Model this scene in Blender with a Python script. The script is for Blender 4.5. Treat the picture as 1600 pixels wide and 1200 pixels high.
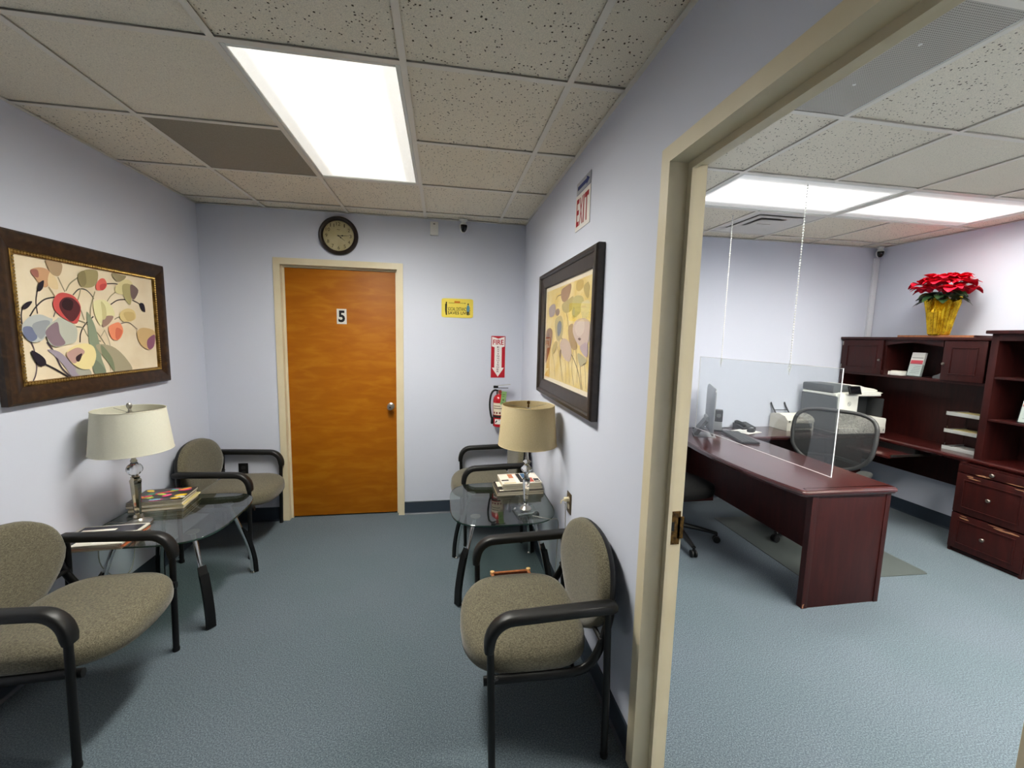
import bpy, bmesh, math, random
from math import sin, cos, pi, radians, sqrt
from mathutils import Vector, Matrix

for o in list(bpy.data.objects):
    bpy.data.objects.remove(o, do_unlink=True)
scene = bpy.context.scene
COL = scene.collection
random.seed(7)

# ------------------------------------------------------------------ camera
CAM_Z = 1.5921
yaw, pitch, roll = 0.1685, -0.1147, 0.0228
fwd = Vector((sin(yaw) * cos(pitch), cos(yaw) * cos(pitch), sin(pitch)))
rgt = Vector((cos(yaw), -sin(yaw), 0))
upv = rgt.cross(fwd)
r2 = rgt * cos(roll) + upv * sin(roll)
u2 = upv * cos(roll) - rgt * sin(roll)
cam_data = bpy.data.cameras.new('camera')
cam = bpy.data.objects.new('camera', cam_data)
COL.objects.link(cam)
cam_data.sensor_width = 36
cam_data.lens = 646.05 / 1600 * 36
cam_data.clip_start = 0.02
m = Matrix(((r2.x, u2.x, -fwd.x, 0), (r2.y, u2.y, -fwd.y, 0), (r2.z, u2.z, -fwd.z, CAM_Z), (0, 0, 0, 1)))
cam.matrix_world = m
scene.camera = cam

# ------------------------------------------------------------------ world, exposure
world = bpy.data.worlds.new('world')
scene.world = world
world.use_nodes = True
bg = world.node_tree.nodes['Background']
bg.inputs[0].default_value = (0.75, 0.8, 0.9, 1)
bg.inputs[1].default_value = 0.0
vs = scene.view_settings
vs.view_transform = 'Standard'
vs.look = 'None'
vs.gamma = 1
vs.use_curve_mapping = False
vs.exposure = 0.55
LAMP = 64.0         # brightness of the fluorescent troffers: waiting room,
LAMP_FAR = 24.0     # office pair in view,
LAMP_NEAR = 96.0    # office pair by the doorway

# ------------------------------------------------------------------ room measures
XL, XR, YB, ZC = -1.8474, 0.7058, 3.621, 2.540          # waiting room
OX0, OX1, OYB, OZC = 0.812, 4.3836, 3.660, 2.561        # office
YF, OYF = -2.3, -1.3                                    # walls behind the camera
T = 0.6096


# ------------------------------------------------------------------ helpers
def lin(c):
    c /= 255.0
    return c / 12.92 if c <= 0.04045 else ((c + 0.055) / 1.055) ** 2.4


def rgb(c):
    if isinstance(c, str):
        c = (int(c[0:2], 16), int(c[2:4], 16), int(c[4:6], 16))
    return (lin(c[0]), lin(c[1]), lin(c[2]), 1.0)


MATS = {}


def mat(name, col, rough=0.5, metal=0.0, var=None, bump=None, coord='Object', stretch=None,
        spec=None, sheen=0.0, coat=0.0, trans=0.0, ior=None, emit=None, sub=None):
    """procedural principled material; var=(scale, other colour, detail, lo, hi), bump=(scale, strength, distance)"""
    if name in MATS:
        return MATS[name]
    mt = bpy.data.materials.new(name)
    mt.use_nodes = True
    nt = mt.node_tree
    b = nt.nodes['Principled BSDF']
    b.inputs['Base Color'].default_value = rgb(col)
    b.inputs['Roughness'].default_value = rough
    b.inputs['Metallic'].default_value = metal
    if spec is not None:
        b.inputs['Specular IOR Level'].default_value = spec
    if sheen:
        b.inputs['Sheen Weight'].default_value = sheen
    if coat:
        b.inputs['Coat Weight'].default_value = coat
        b.inputs['Coat Roughness'].default_value = 0.15
    if trans:
        b.inputs['Transmission Weight'].default_value = trans
    if ior:
        b.inputs['IOR'].default_value = ior
    if emit:
        b.inputs['Emission Color'].default_value = rgb(emit[0])
        b.inputs['Emission Strength'].default_value = emit[1]
    vec = None
    if var or bump:
        if coord == 'World':
            g = nt.nodes.new('ShaderNodeNewGeometry')
            vec = g.outputs['Position']
        else:
            g = nt.nodes.new('ShaderNodeTexCoord')
            vec = g.outputs['Object']
        if stretch:
            mp = nt.nodes.new('ShaderNodeMapping')
            mp.inputs['Scale'].default_value = stretch
            nt.links.new(vec, mp.inputs['Vector'])
            vec = mp.outputs['Vector']
    if var:
        n = nt.nodes.new('ShaderNodeTexNoise')
        n.inputs['Scale'].default_value = var[0]
        n.inputs['Detail'].default_value = var[2] if len(var) > 2 else 4
        nt.links.new(vec, n.inputs['Vector'])
        r = nt.nodes.new('ShaderNodeValToRGB')
        r.color_ramp.elements[0].position = var[3] if len(var) > 3 else 0.35
        r.color_ramp.elements[1].position = var[4] if len(var) > 4 else 0.65
        r.color_ramp.elements[0].color = rgb(var[1])
        r.color_ramp.elements[1].color = rgb(col)
        nt.links.new(n.outputs['Fac'], r.inputs['Fac'])
        nt.links.new(r.outputs['Color'], b.inputs['Base Color'])
    if bump:
        n2 = nt.nodes.new('ShaderNodeTexNoise')
        n2.inputs['Scale'].default_value = bump[0]
        n2.inputs['Detail'].default_value = 3
        nt.links.new(vec, n2.inputs['Vector'])
        bp = nt.nodes.new('ShaderNodeBump')
        bp.inputs['Strength'].default_value = bump[1]
        bp.inputs['Distance'].default_value = bump[2] if len(bump) > 2 else 0.002
        nt.links.new(n2.outputs['Fac'], bp.inputs['Height'])
        nt.links.new(bp.outputs['Normal'], b.inputs['Normal'])
    MATS[name] = mt
    return mt


def flat(c):
    """plain printed ink of one colour"""
    return mat('ink_' + c, c, rough=0.6, spec=0.25)


def clear_mat(name, tint, refl=1.0, rough=0.0, base=0.04):
    """thin clear sheet: transparent with fresnel reflection"""
    mt = bpy.data.materials.new(name)
    mt.use_nodes = True
    nt = mt.node_tree
    nt.nodes.clear()
    out = nt.nodes.new('ShaderNodeOutputMaterial')
    mix = nt.nodes.new('ShaderNodeMixShader')
    tr = nt.nodes.new('ShaderNodeBsdfTransparent')
    gl = nt.nodes.new('ShaderNodeBsdfGlossy')
    lw = nt.nodes.new('ShaderNodeLayerWeight')
    fr = nt.nodes.new('ShaderNodeMath')          # Schlick, the same from both sides of the sheet
    fr.operation = 'POWER'
    fr.inputs[1].default_value = 4.0
    nt.links.new(lw.outputs['Facing'], fr.inputs[0])
    mu = nt.nodes.new('ShaderNodeMath')
    mu.operation = 'MULTIPLY_ADD'
    mu.inputs[1].default_value = refl
    mu.inputs[2].default_value = base
    mu.use_clamp = True
    tr.inputs['Color'].default_value = rgb(tint)
    gl.inputs['Roughness'].default_value = rough
    nt.links.new(fr.outputs[0], mu.inputs[0])
    nt.links.new(mu.outputs[0], mix.inputs[0])
    nt.links.new(tr.outputs[0], mix.inputs[1])
    nt.links.new(gl.outputs[0], mix.inputs[2])
    nt.links.new(mix.outputs[0], out.inputs['Surface'])
    MATS[name] = mt
    return mt


class G:
    """collects geometry, then builds ONE mesh object"""

    def __init__(self):
        self.v, self.f, self.mi = [], [], []

    def add(self, verts, faces, mi=0, mtx=None):
        k = len(self.v)
        for p in verts:
            p = Vector(p)
            if mtx is not None:
                p = mtx @ p
            self.v.append(tuple(p))
        for fc in faces:
            self.f.append([i + k for i in fc])
            self.mi.append(mi)
        return self

    def box(self, x0, x1, y0, y1, z0, z1, bev=0.0, mi=0, mtx=None, seg=2):
        bm = bmesh.new()
        bmesh.ops.create_cube(bm, size=1.0)
        for v in bm.verts:
            v.co = Vector(((x0 + x1) / 2 + v.co.x * (x1 - x0), (y0 + y1) / 2 + v.co.y * (y1 - y0),
                           (z0 + z1) / 2 + v.co.z * (z1 - z0)))
        if bev > 0:
            bev = min(bev, 0.49 * min(abs(x1 - x0), abs(y1 - y0), abs(z1 - z0)))
            bmesh.ops.bevel(bm, geom=list(bm.edges) + list(bm.verts), offset=bev, segments=seg, profile=0.6,
                            affect='EDGES', clamp_overlap=True)
        bm.verts.index_update()
        self.add([v.co.copy() for v in bm.verts], [[v.index for v in fc.verts] for fc in bm.faces], mi, mtx)
        bm.free()
        return self

    def ring_faces(self, rings, closed_u=True, cap0=True, cap1=True, mi=0):
        n = len(rings[0])
        k = len(self.v)
        for r in rings:
            self.v.extend([tuple(p) for p in r])
        for a in range(len(rings) - 1):
            for i in range(n if closed_u else n - 1):
                j = (i + 1) % n
                self.f.append([k + a * n + i, k + a * n + j, k + (a + 1) * n + j, k + (a + 1) * n + i])
                self.mi.append(mi)
        if cap0:
            self.f.append([k + i for i in range(n)][::-1])
            self.mi.append(mi)
        if cap1:
            self.f.append([k + (len(rings) - 1) * n + i for i in range(n)])
            self.mi.append(mi)
        return self

    def tube(self, path, r, seg=10, mi=0, rx=None, ry=None, closed=False, up=(0, 0, 1), caps=True, sq=1.0):
        """sweep a round (or rx, ry elliptical) section along a path; r may be a list"""
        P = [Vector(p) for p in path]
        n = len(P)
        rings = []
        upv_ = Vector(up)
        prev = None
        for i in range(n):
            if closed:
                t = (P[(i + 1) % n] - P[i - 1])
            else:
                t = P[min(i + 1, n - 1)] - P[max(i - 1, 0)]
            t.normalize()
            if prev is None:
                a = upv_ - t * upv_.dot(t)
                if a.length < 1e-3:
                    a = Vector((1, 0, 0)) - t * t.x
            else:
                a = prev - t * prev.dot(t)
            a.normalize()
            prev = a
            b = t.cross(a)
            rr = r[i] if isinstance(r, (list, tuple)) else r
            ra = rx if rx else rr
            rb = ry if ry else rr
            if isinstance(r, (list, tuple)) and rx:
                ra, rb = rx * rr, ry * rr
            rings.append([P[i] + a * (ra * math.copysign(abs(cos(2 * pi * k / seg)) ** sq, cos(2 * pi * k / seg)))
                          + b * (rb * math.copysign(abs(sin(2 * pi * k / seg)) ** sq, sin(2 * pi * k / seg))) for k in range(seg)])
        if closed:
            rings.append(rings[0])
            caps = False
        return self.ring_faces(rings, True, caps, caps, mi)

    def lathe(self, prof, seg=24, c=(0, 0, 0), mi=0, axis='z', caps=True):
        rings = []
        for (r, h) in prof:
            ring = []
            for k in range(seg):
                a = 2 * pi * k / seg
                x, y = r * cos(a), r * sin(a)
                if axis == 'z':
                    p = (c[0] + x, c[1] + y, c[2] + h)
                elif axis == 'y':          # axis points to -y (out of a wall)
                    p = (c[0] + x, c[1] - h, c[2] + y)
                else:
                    p = (c[0] + h, c[1] + x, c[2] + y)
                ring.append(p)
            rings.append(ring)
        return self.ring_faces(rings, True, caps, caps, mi)

    def prism(self, pts, axis, a, b, mi=0):
        """extrude a 2-D outline between a and b along axis; a / b may be functions of the 2-D point"""
        def mk(p, t):
            tv = t(p) if callable(t) else t
            if axis == 'z':
                return (p[0], p[1], tv)
            if axis == 'y':
                return (p[0], tv, p[1])
            return (tv, p[0], p[1])
        return self.ring_faces([[mk(p, a) for p in pts], [mk(p, b) for p in pts]], True, True, True, mi)

    def poly(self, pts, mi=0):
        k = len(self.v)
        self.v.extend([tuple(p) for p in pts])
        self.f.append(list(range(k, k + len(pts))))
        self.mi.append(mi)
        return self

    def pillow(self, outline, prof, fn=None, mi=0):
        """closed puffed body: outline is a 2-D loop, prof a list of (scale, height) from bottom to top"""
        cx = sum(p[0] for p in outline) / len(outline)
        cy = sum(p[1] for p in outline) / len(outline)
        rings = []
        for s, h in prof:
            ring = []
            for (x, y) in outline:
                q = (cx + (x - cx) * s, cy + (y - cy) * s, h)
                ring.append(fn(*q) if fn else q)
            rings.append(ring)
        return self.ring_faces(rings, True, True, True, mi)

    def build(self, name, mats, parent=None, smooth=True, angle=35, loc=None, rotz=None):
        me = bpy.data.meshes.new(name)
        me.from_pydata(self.v, [], self.f)
        if not isinstance(mats, (list, tuple)):
            mats = [mats]
        for mm in mats:
            me.materials.append(mm)
        if len(mats) > 1:
            me.polygons.foreach_set('material_index', self.mi)
        bm = bmesh.new()
        bm.from_mesh(me)
        bmesh.ops.recalc_face_normals(bm, faces=bm.faces)
        bm.to_mesh(me)
        bm.free()
        if smooth:
            me.polygons.foreach_set('use_smooth', [True] * len(me.polygons))
            me.set_sharp_from_angle(angle=radians(angle))
        me.update()
        o = bpy.data.objects.new(name, me)
        COL.objects.link(o)
        if parent:
            o.parent = parent
        if loc:
            o.location = loc
        if rotz is not None:
            o.rotation_euler = (0, 0, rotz)
        return o


def tag(o, label, cat, group=None, kind=None):
    o['label'] = label
    o['category'] = cat
    if group:
        o['group'] = group
    if kind:
        o['kind'] = kind
    return o


def thing(name, label, cat, loc=(0, 0, 0), rotz=0.0, group=None, kind=None):
    o = bpy.data.objects.new(name, None)
    o.empty_display_size = 0.1
    COL.objects.link(o)
    o.location = loc
    o.rotation_euler = (0, 0, rotz)
    return tag(o, label, cat, group, kind)


def child(o, mesh_from, name, parent, loc=(0, 0, 0), rotz=0, scale=(1, 1, 1)):
    """a repeat that shares mesh data"""
    c = bpy.data.objects.new(name, mesh_from.data)
    COL.objects.link(c)
    c.parent = parent
    c.location = loc
    c.rotation_euler = (0, 0, rotz)
    c.scale = scale
    return c


def copy_tree(o, parent=None):
    c = o.copy()
    COL.objects.link(c)
    c.parent = parent
    for ch in list(o.children):
        copy_tree(ch, c)
    return c


def smooth_path(pts, n=6):
    """Catmull-Rom through the points"""
    P = [Vector(p) for p in pts]
    P = [P[0] * 2 - P[1]] + P + [P[-1] * 2 - P[-2]]
    out = []
    for i in range(1, len(P) - 2):
        for k in range(n):
            t = k / n
            a, b, c, d = P[i - 1], P[i], P[i + 1], P[i + 2]
            out.append(0.5 * ((2 * b) + (c - a) * t + (2 * a - 5 * b + 4 * c - d) * t * t + (3 * b - a - 3 * c + d) * t ** 3))
    out.append(P[-2])
    return out


def smooth_loop(pts, n=4):
    P = [Vector((p[0], p[1], 0)) for p in pts]
    out = []
    N = len(P)
    for i in range(N):
        a, b, c, d = P[i - 1], P[i], P[(i + 1) % N], P[(i + 2) % N]
        for k in range(n):
            t = k / n
            q = 0.5 * ((2 * b) + (c - a) * t + (2 * a - 5 * b + 4 * c - d) * t * t + (3 * b - a - 3 * c + d) * t ** 3)
            out.append((q.x, q.y))
    return out


def sup(a, b, n, seg=40, cx=0, cy=0):
    """superellipse outline"""
    out = []
    for k in range(seg):
        t = 2 * pi * k / seg
        c, s = cos(t), sin(t)
        out.append((cx + a * math.copysign(abs(c) ** (2 / n), c), cy + b * math.copysign(abs(s) ** (2 / n), s)))
    return out


_TXT = {}


def text_shape(s, bold=0.0):
    """triangulated lettering, normalised to its own bounding box"""
    key = (s, bold)
    if key in _TXT:
        return _TXT[key]
    cu = bpy.data.curves.new('lettering', 'FONT')
    cu.body = s
    cu.offset = bold
    cu.resolution_u = 3
    ob = bpy.data.objects.new('lettering', cu)
    me = bpy.data.meshes.new_from_object(ob)
    vs_ = [v.co.copy() for v in me.vertices]
    fs = [list(p.vertices) for p in me.polygons]
    bpy.data.objects.remove(ob)
    bpy.data.meshes.remove(me)
    x0 = min(v.x for v in vs_); x1 = max(v.x for v in vs_)
    y0 = min(v.y for v in vs_); y1 = max(v.y for v in vs_)
    vs_ = [((v.x - x0) / max(1e-6, x1 - x0), (v.y - y0) / max(1e-6, y1 - y0)) for v in vs_]
    _TXT[key] = (vs_, fs)
    return _TXT[key]


def put_text(g, s, x0, x1, z0, z1, y, mi=0, bold=0.0, mtx=None):
    """lettering in a plane facing -y"""
    vs_, fs = text_shape(s, bold)
    g.add([(x0 + v[0] * (x1 - x0), y, z0 + v[1] * (z1 - z0)) for v in vs_], fs, mi, mtx)


def mitred(parent, name, w, h, prof, material, z0=0.0, x0=0.0, sides='tblr'):
    """four mitred rails round a w x h rectangle (outer size), facing -y.
    prof: closed loop of (inset, out) points"""
    X0, X1, Z0, Z1 = x0 - w / 2, x0 + w / 2, z0, z0 + h
    objs = []
    for s in sides:
        g = G()
        if s in 'tb':
            ra = [(X0 + i, -o, (Z1 - i) if s == 't' else (Z0 + i)) for i, o in prof]
            rb = [(X1 - i, -o, (Z1 - i) if s == 't' else (Z0 + i)) for i, o in prof]
        else:
            xs = (lambda i: X0 + i) if s == 'l' else (lambda i: X1 - i)
            ra = [(xs(i), -o, Z0 + i) for i, o in prof]
            rb = [(xs(i), -o, Z1 - i) for i, o in prof]
        g.ring_faces([ra, rb])
        objs.append(g.build(name, material, parent, angle=25))
    return objs

# ------------------------------------------------------------------ materials
WALL = mat('wall_paint', (204, 208, 221), rough=0.6, spec=0.3, coord='World', bump=(260, 0.12, 0.001), var=(1.2, (201, 205, 218), 2, 0.3, 0.7))
FRAMEP = mat('cream_frame_paint', (216, 205, 176), rough=0.38, coord='World', bump=(60, 0.06, 0.001), var=(6, (208, 195, 163), 5, 0.3, 0.75))
BASE = mat('vinyl_base', (44, 54, 66), rough=0.45)
WHITE = mat('white_paint', (225, 225, 220), rough=0.4)
WHITEM = mat('white_metal', (222, 222, 214), rough=0.35)
TEE = mat('tee_bar_paint', (226, 221, 208), rough=0.45)
BLACK = mat('black_plastic', (13, 13, 13), rough=0.5, spec=0.35)
BLACKM = mat('black_metal', (9, 9, 9), rough=0.42, spec=0.35)
DARK = mat('dark_void', (10, 10, 10), rough=0.9)
CHROME = mat('chrome', (220, 220, 218), rough=0.12, metal=1.0)
SATIN = mat('satin_nickel', (190, 188, 182), rough=0.28, metal=1.0)
BRASS = mat('aged_brass', (110, 80, 36), rough=0.4, metal=0.8, coord='World', var=(60, (60, 42, 20), 4, 0.35, 0.6))
PAPER = mat('magazine_pages', (226, 218, 196), rough=0.8)


def make_tile_mat(name, col, holes, scale, dark):
    mt = bpy.data.materials.new(name)
    mt.use_nodes = True
    nt = mt.node_tree
    b = nt.nodes['Principled BSDF']
    b.inputs['Roughness'].default_value = 0.9
    b.inputs['Specular IOR Level'].default_value = 0.1
    ge = nt.nodes.new('ShaderNodeNewGeometry')
    nz = nt.nodes.new('ShaderNodeTexNoise')
    nz.inputs['Scale'].default_value = scale * 0.9
    nt.links.new(ge.outputs['Position'], nz.inputs['Vector'])
    mixv = nt.nodes.new('ShaderNodeVectorMath')
    mixv.operation = 'MULTIPLY_ADD'
    mixv.inputs[1].default_value = (0.010, 0.010, 0.0)
    nt.links.new(nz.outputs['Color'], mixv.inputs[0])
    nt.links.new(ge.outputs['Position'], mixv.inputs[2])
    vo = nt.nodes.new('ShaderNodeTexVoronoi')
    vo.inputs['Scale'].default_value = scale
    nt.links.new(mixv.outputs[0], vo.inputs['Vector'])
    sep = nt.nodes.new('ShaderNodeSeparateColor')
    nt.links.new(vo.outputs['Color'], sep.inputs[0])
    thr = nt.nodes.new('ShaderNodeMath')          # spot radius differs per cell
    thr.operation = 'MULTIPLY_ADD'
    thr.inputs[1].default_value = holes
    thr.inputs[2].default_value = holes * 0.55
    nt.links.new(sep.outputs[0], thr.inputs[0])
    lt = nt.nodes.new('ShaderNodeMapRange')
    nt.links.new(vo.outputs['Distance'], lt.inputs['Value'])
    add = nt.nodes.new('ShaderNodeMath')
    add.operation = 'ADD'
    add.inputs[1].default_value = 0.08
    nt.links.new(thr.outputs[0], add.inputs[0])
    nt.links.new(thr.outputs[0], lt.inputs['From Min'])
    nt.links.new(add.outputs[0], lt.inputs['From Max'])
    fine = nt.nodes.new('ShaderNodeTexNoise')
    fine.inputs['Scale'].default_value = 350
    fine.inputs['Detail'].default_value = 3
    nt.links.new(ge.outputs['Position'], fine.inputs['Vector'])
    fr = nt.nodes.new('ShaderNodeValToRGB')
    fr.color_ramp.elements[0].position = 0.35
    fr.color_ramp.elements[1].position = 0.6
    fr.color_ramp.elements[0].color = rgb(tuple(int(c * 0.9) for c in col))
    fr.color_ramp.elements[1].color = rgb(col)
    nt.links.new(fine.outputs['Fac'], fr.inputs['Fac'])
    mx = nt.nodes.new('ShaderNodeMixRGB')
    mx.inputs['Color1'].default_value = rgb(dark)
    nt.links.new(lt.outputs['Result'], mx.inputs['Fac'])
    nt.links.new(fr.outputs['Color'], mx.inputs['Color2'])
    nt.links.new(mx.outputs['Color'], b.inputs['Base Color'])
    bp = nt.nodes.new('ShaderNodeBump')
    bp.inputs['Strength'].default_value = 0.5
    bp.inputs['Distance'].default_value = 0.002
    ad2 = nt.nodes.new('ShaderNodeMath')
    ad2.operation = 'MULTIPLY_ADD'
    ad2.inputs[1].default_value = 0.3
    nt.links.new(fine.outputs['Fac'], ad2.inputs[0])
    nt.links.new(lt.outputs['Result'], ad2.inputs[2])
    nt.links.new(ad2.outputs[0], bp.inputs['Height'])
    nt.links.new(bp.outputs['Normal'], b.inputs['Normal'])
    MATS[name] = mt
    return mt


TILE = make_tile_mat('fissured_tile', (238, 230, 210), 0.13, 66, (78, 68, 50))
TILEF = make_tile_mat('fine_tile', (238, 231, 212), 0.08, 110, (160, 150, 130))


def make_carpet():
    mt = bpy.data.materials.new('carpet')
    mt.use_nodes = True
    nt = mt.node_tree
    b = nt.nodes['Principled BSDF']
    b.inputs['Roughness'].default_value = 0.95
    b.inputs['Specular IOR Level'].default_value = 0.1
    b.inputs['Sheen Weight'].default_value = 0.15
    ge = nt.nodes.new('ShaderNodeNewGeometry')
    n1 = nt.nodes.new('ShaderNodeTexNoise')
    n1.inputs['Scale'].default_value = 185
    n1.inputs['Detail'].default_value = 6
    n1.inputs['Roughness'].default_value = 0.85
    n2 = nt.nodes.new('ShaderNodeTexNoise')
    n2.inputs['Scale'].default_value = 1.6
    n2.inputs['Detail'].default_value = 3
    for n in (n1, n2):
        nt.links.new(ge.outputs['Position'], n.inputs['Vector'])
    r1 = nt.nodes.new('ShaderNodeValToRGB')
    e = r1.color_ramp.elements
    e[0].position, e[0].color = 0.36, rgb((48, 57, 64))
    e[1].position, e[1].color = 0.64, rgb((124, 135, 142))
    x = e.new(0.5)
    x.color = rgb((82, 92, 100))
    nt.links.new(n1.outputs['Fac'], r1.inputs['Fac'])
    r2_ = nt.nodes.new('ShaderNodeValToRGB')
    r2_.color_ramp.elements[0].position, r2_.color_ramp.elements[1].position = 0.35, 0.65
    r2_.color_ramp.elements[0].color = (0.90, 0.95, 0.93, 1)
    r2_.color_ramp.elements[1].color = (1, 1, 1, 1)
    nt.links.new(n2.outputs['Fac'], r2_.inputs['Fac'])
    mu = nt.nodes.new('ShaderNodeMixRGB')
    mu.blend_type = 'MULTIPLY'
    mu.inputs['Fac'].default_value = 1
    nt.links.new(r1.outputs['Color'], mu.inputs['Color1'])
    nt.links.new(r2_.outputs['Color'], mu.inputs['Color2'])
    nt.links.new(mu.outputs['Color'], b.inputs['Base Color'])
    bp = nt.nodes.new('ShaderNodeBump')
    bp.inputs['Strength'].default_value = 0.35
    bp.inputs['Distance'].default_value = 0.002
    nt.links.new(n1.outputs['Fac'], bp.inputs['Height'])
    nt.links.new(bp.outputs['Normal'], b.inputs['Normal'])
    return mt


CARPET = make_carpet()


def make_wood(name, c1, c2, c3, stretch, scale, rough, coat=0.0, coord='Object', bumpy=0.05, spec=0.5):
    mt = bpy.data.materials.new(name)
    mt.use_nodes = True
    nt = mt.node_tree
    b = nt.nodes['Principled BSDF']
    b.inputs['Roughness'].default_value = rough
    b.inputs['Specular IOR Level'].default_value = spec
    if coat:
        b.inputs['Coat Weight'].default_value = coat
        b.inputs['Coat Roughness'].default_value = 0.12
    tc = nt.nodes.new('ShaderNodeTexCoord') if coord == 'Object' else nt.nodes.new('ShaderNodeNewGeometry')
    mp = nt.nodes.new('ShaderNodeMapping')
    mp.inputs['Scale'].default_value = stretch
    nt.links.new(tc.outputs['Object' if coord == 'Object' else 'Position'], mp.inputs['Vector'])
    n1 = nt.nodes.new('ShaderNodeTexNoise')
    n1.inputs['Scale'].default_value = scale
    n1.inputs['Detail'].default_value = 8
    n1.inputs['Distortion'].default_value = 0.6
    nt.links.new(mp.outputs['Vector'], n1.inputs['Vector'])
    r1 = nt.nodes.new('ShaderNodeValToRGB')
    e = r1.color_ramp.elements
    e[0].position, e[0].color = 0.28, rgb(c1)
    e[1].position, e[1].color = 0.74, rgb(c3)
    x = e.new(0.5)
    x.color = rgb(c2)
    nt.links.new(n1.outputs['Fac'], r1.inputs['Fac'])
    nt.links.new(r1.outputs['Color'], b.inputs['Base Color'])
    bp = nt.nodes.new('ShaderNodeBump')
    bp.inputs['Strength'].default_value = bumpy
    bp.inputs['Distance'].default_value = 0.001
    nt.links.new(n1.outputs['Fac'], bp.inputs['Height'])
    nt.links.new(bp.outputs['Normal'], b.inputs['Normal'])
    MATS[name] = mt
    return mt


DOORW = make_wood('door_veneer', (150, 84, 2), (159, 92, 3), (172, 108, 14), (2.2, 1, 9), 2.0, 0.5, spec=0.25)
MAHOG = make_wood('mahogany', (36, 11, 10), (46, 15, 13), (56, 19, 16), (6, 6, 0.8), 5, 0.42, spec=0.25)
MAHOGH = make_wood('mahogany_top', (44, 13, 12), (58, 19, 17), (70, 26, 23), (6, 0.8, 6), 5, 0.25, coat=0.5)
WORN = mat('worn_wood', (150, 104, 74), rough=0.7)
WALNUT = make_wood('walnut_moulding', (30, 19, 10), (46, 30, 17), (68, 47, 27), (3, 3, 3), 9, 0.38, spec=0.35)
ESPR = make_wood('espresso_frame', (32, 25, 20), (42, 33, 27), (52, 42, 34), (3, 3, 3), 9, 0.4)

# ------------------------------------------------------------------ setting: floor, walls
g = G().box(XL - 0.1, OX1 + 0.1, YF - 0.1, OYB + 0.1, -0.05, 0.0)
tag(g.build('floor', CARPET, smooth=False), 'blue grey loop pile carpet covering both rooms', 'floor', kind='structure')

DX0, DX1, DZ = -1.3196, -0.3236, 2.169          # door in the back wall (outer edge of its frame)
F0, F1, FZ = 0.289, 1.304, 2.192                # doorway to the office (outer edge of its frame)
PW = OX0                                        # office side of the partition


def wall(name, boxes, label):
    g_ = G()
    for b_ in boxes:
        g_.box(*b_)
    return tag(g_.build(name, WALL, smooth=False), label, 'wall', kind='structure')


wall('wall_left', [(XL - 0.1, XL, YF - 0.1, YB + 0.1, 0, ZC + 0.15)], 'pale blue wall behind the tulip painting')
wall('wall_back', [(XL, DX0 + 0.02, YB, YB + 0.12, 0, ZC + 0.15), (DX1 - 0.02, XR, YB, YB + 0.12, 0, ZC + 0.15),
                   (DX0 + 0.02, DX1 - 0.02, YB, YB + 0.12, DZ - 0.02, ZC + 0.15)],
     'pale blue wall around the wooden door and clock')
wall('wall_right', [(XR, PW, F1 - 0.02, YB + 0.12, 0, OZC + 0.15), (XR, PW, YF, F0 + 0.02, 0, OZC + 0.15),
                    (XR, PW, F0 + 0.02, F1 - 0.02, FZ - 0.02, OZC + 0.15)],
     'pale blue partition wall with the open office doorway')
wall('wall_front', [(XL, XR, YF - 0.1, YF, 0, ZC + 0.15)], 'pale blue wall at the near end of the waiting room')
wall('wall_office_back', [(PW, OX1 + 0.1, OYB, OYB + 0.1, 0, OZC + 0.15)], 'pale wall behind the office printer and scanner')
wall('wall_office_right', [(OX1, OX1 + 0.1, OYF - 0.1, OYB, 0, OZC + 0.15)], 'pale wall behind the red poinsettia and hutch')
wall('wall_office_front', [(PW, OX1, OYF - 0.1, OYF, 0, OZC + 0.15)], 'pale wall at the near end of the office')


def baseboard(name, x0, y0, x1, y1, nx, ny, label, h=0.118):
    """cove base along a line, thickness towards (nx, ny)"""
    d = Vector((x1 - x0, y1 - y0, 0))
    L = d.length
    d.normalize()
    n = Vector((nx, ny, 0))
    prof = [(0, 0), (0.016, 0.0), (0.007, 0.012), (0.005, 0.02), (0.005, h - 0.004), (0.002, h), (0, h)]
    g_ = G()
    a = [Vector((x0, y0, 0)) + n * p[0] + Vector((0, 0, p[1])) for p in prof]
    g_.ring_faces([a, [p + d * L for p in a]])
    tag(g_.build(name, BASE, angle=20), label, 'baseboard', kind='structure')


baseboard('baseboard_left', XL, YF, XL, YB, 1, 0, 'dark vinyl baseboard along the wall under the tulip painting')
baseboard('baseboard_back_left', XL, YB, DX0, YB, 0, -1, 'dark vinyl baseboard left of the wooden door')
baseboard('baseboard_back_right', DX1, YB, XR, YB, 0, -1, 'dark vinyl baseboard right of the wooden door')
baseboard('baseboard_right', XR, F1, XR, YB, -1, 0, 'dark vinyl baseboard along the partition behind the chairs')
baseboard('baseboard_office_back', PW, OYB, OX1, OYB, 0, -1, 'dark vinyl baseboard along the office back wall')
baseboard('baseboard_office_right', OX1, OYF, OX1, OYB, -1, 0, 'dark vinyl baseboard under the office credenza')


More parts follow.
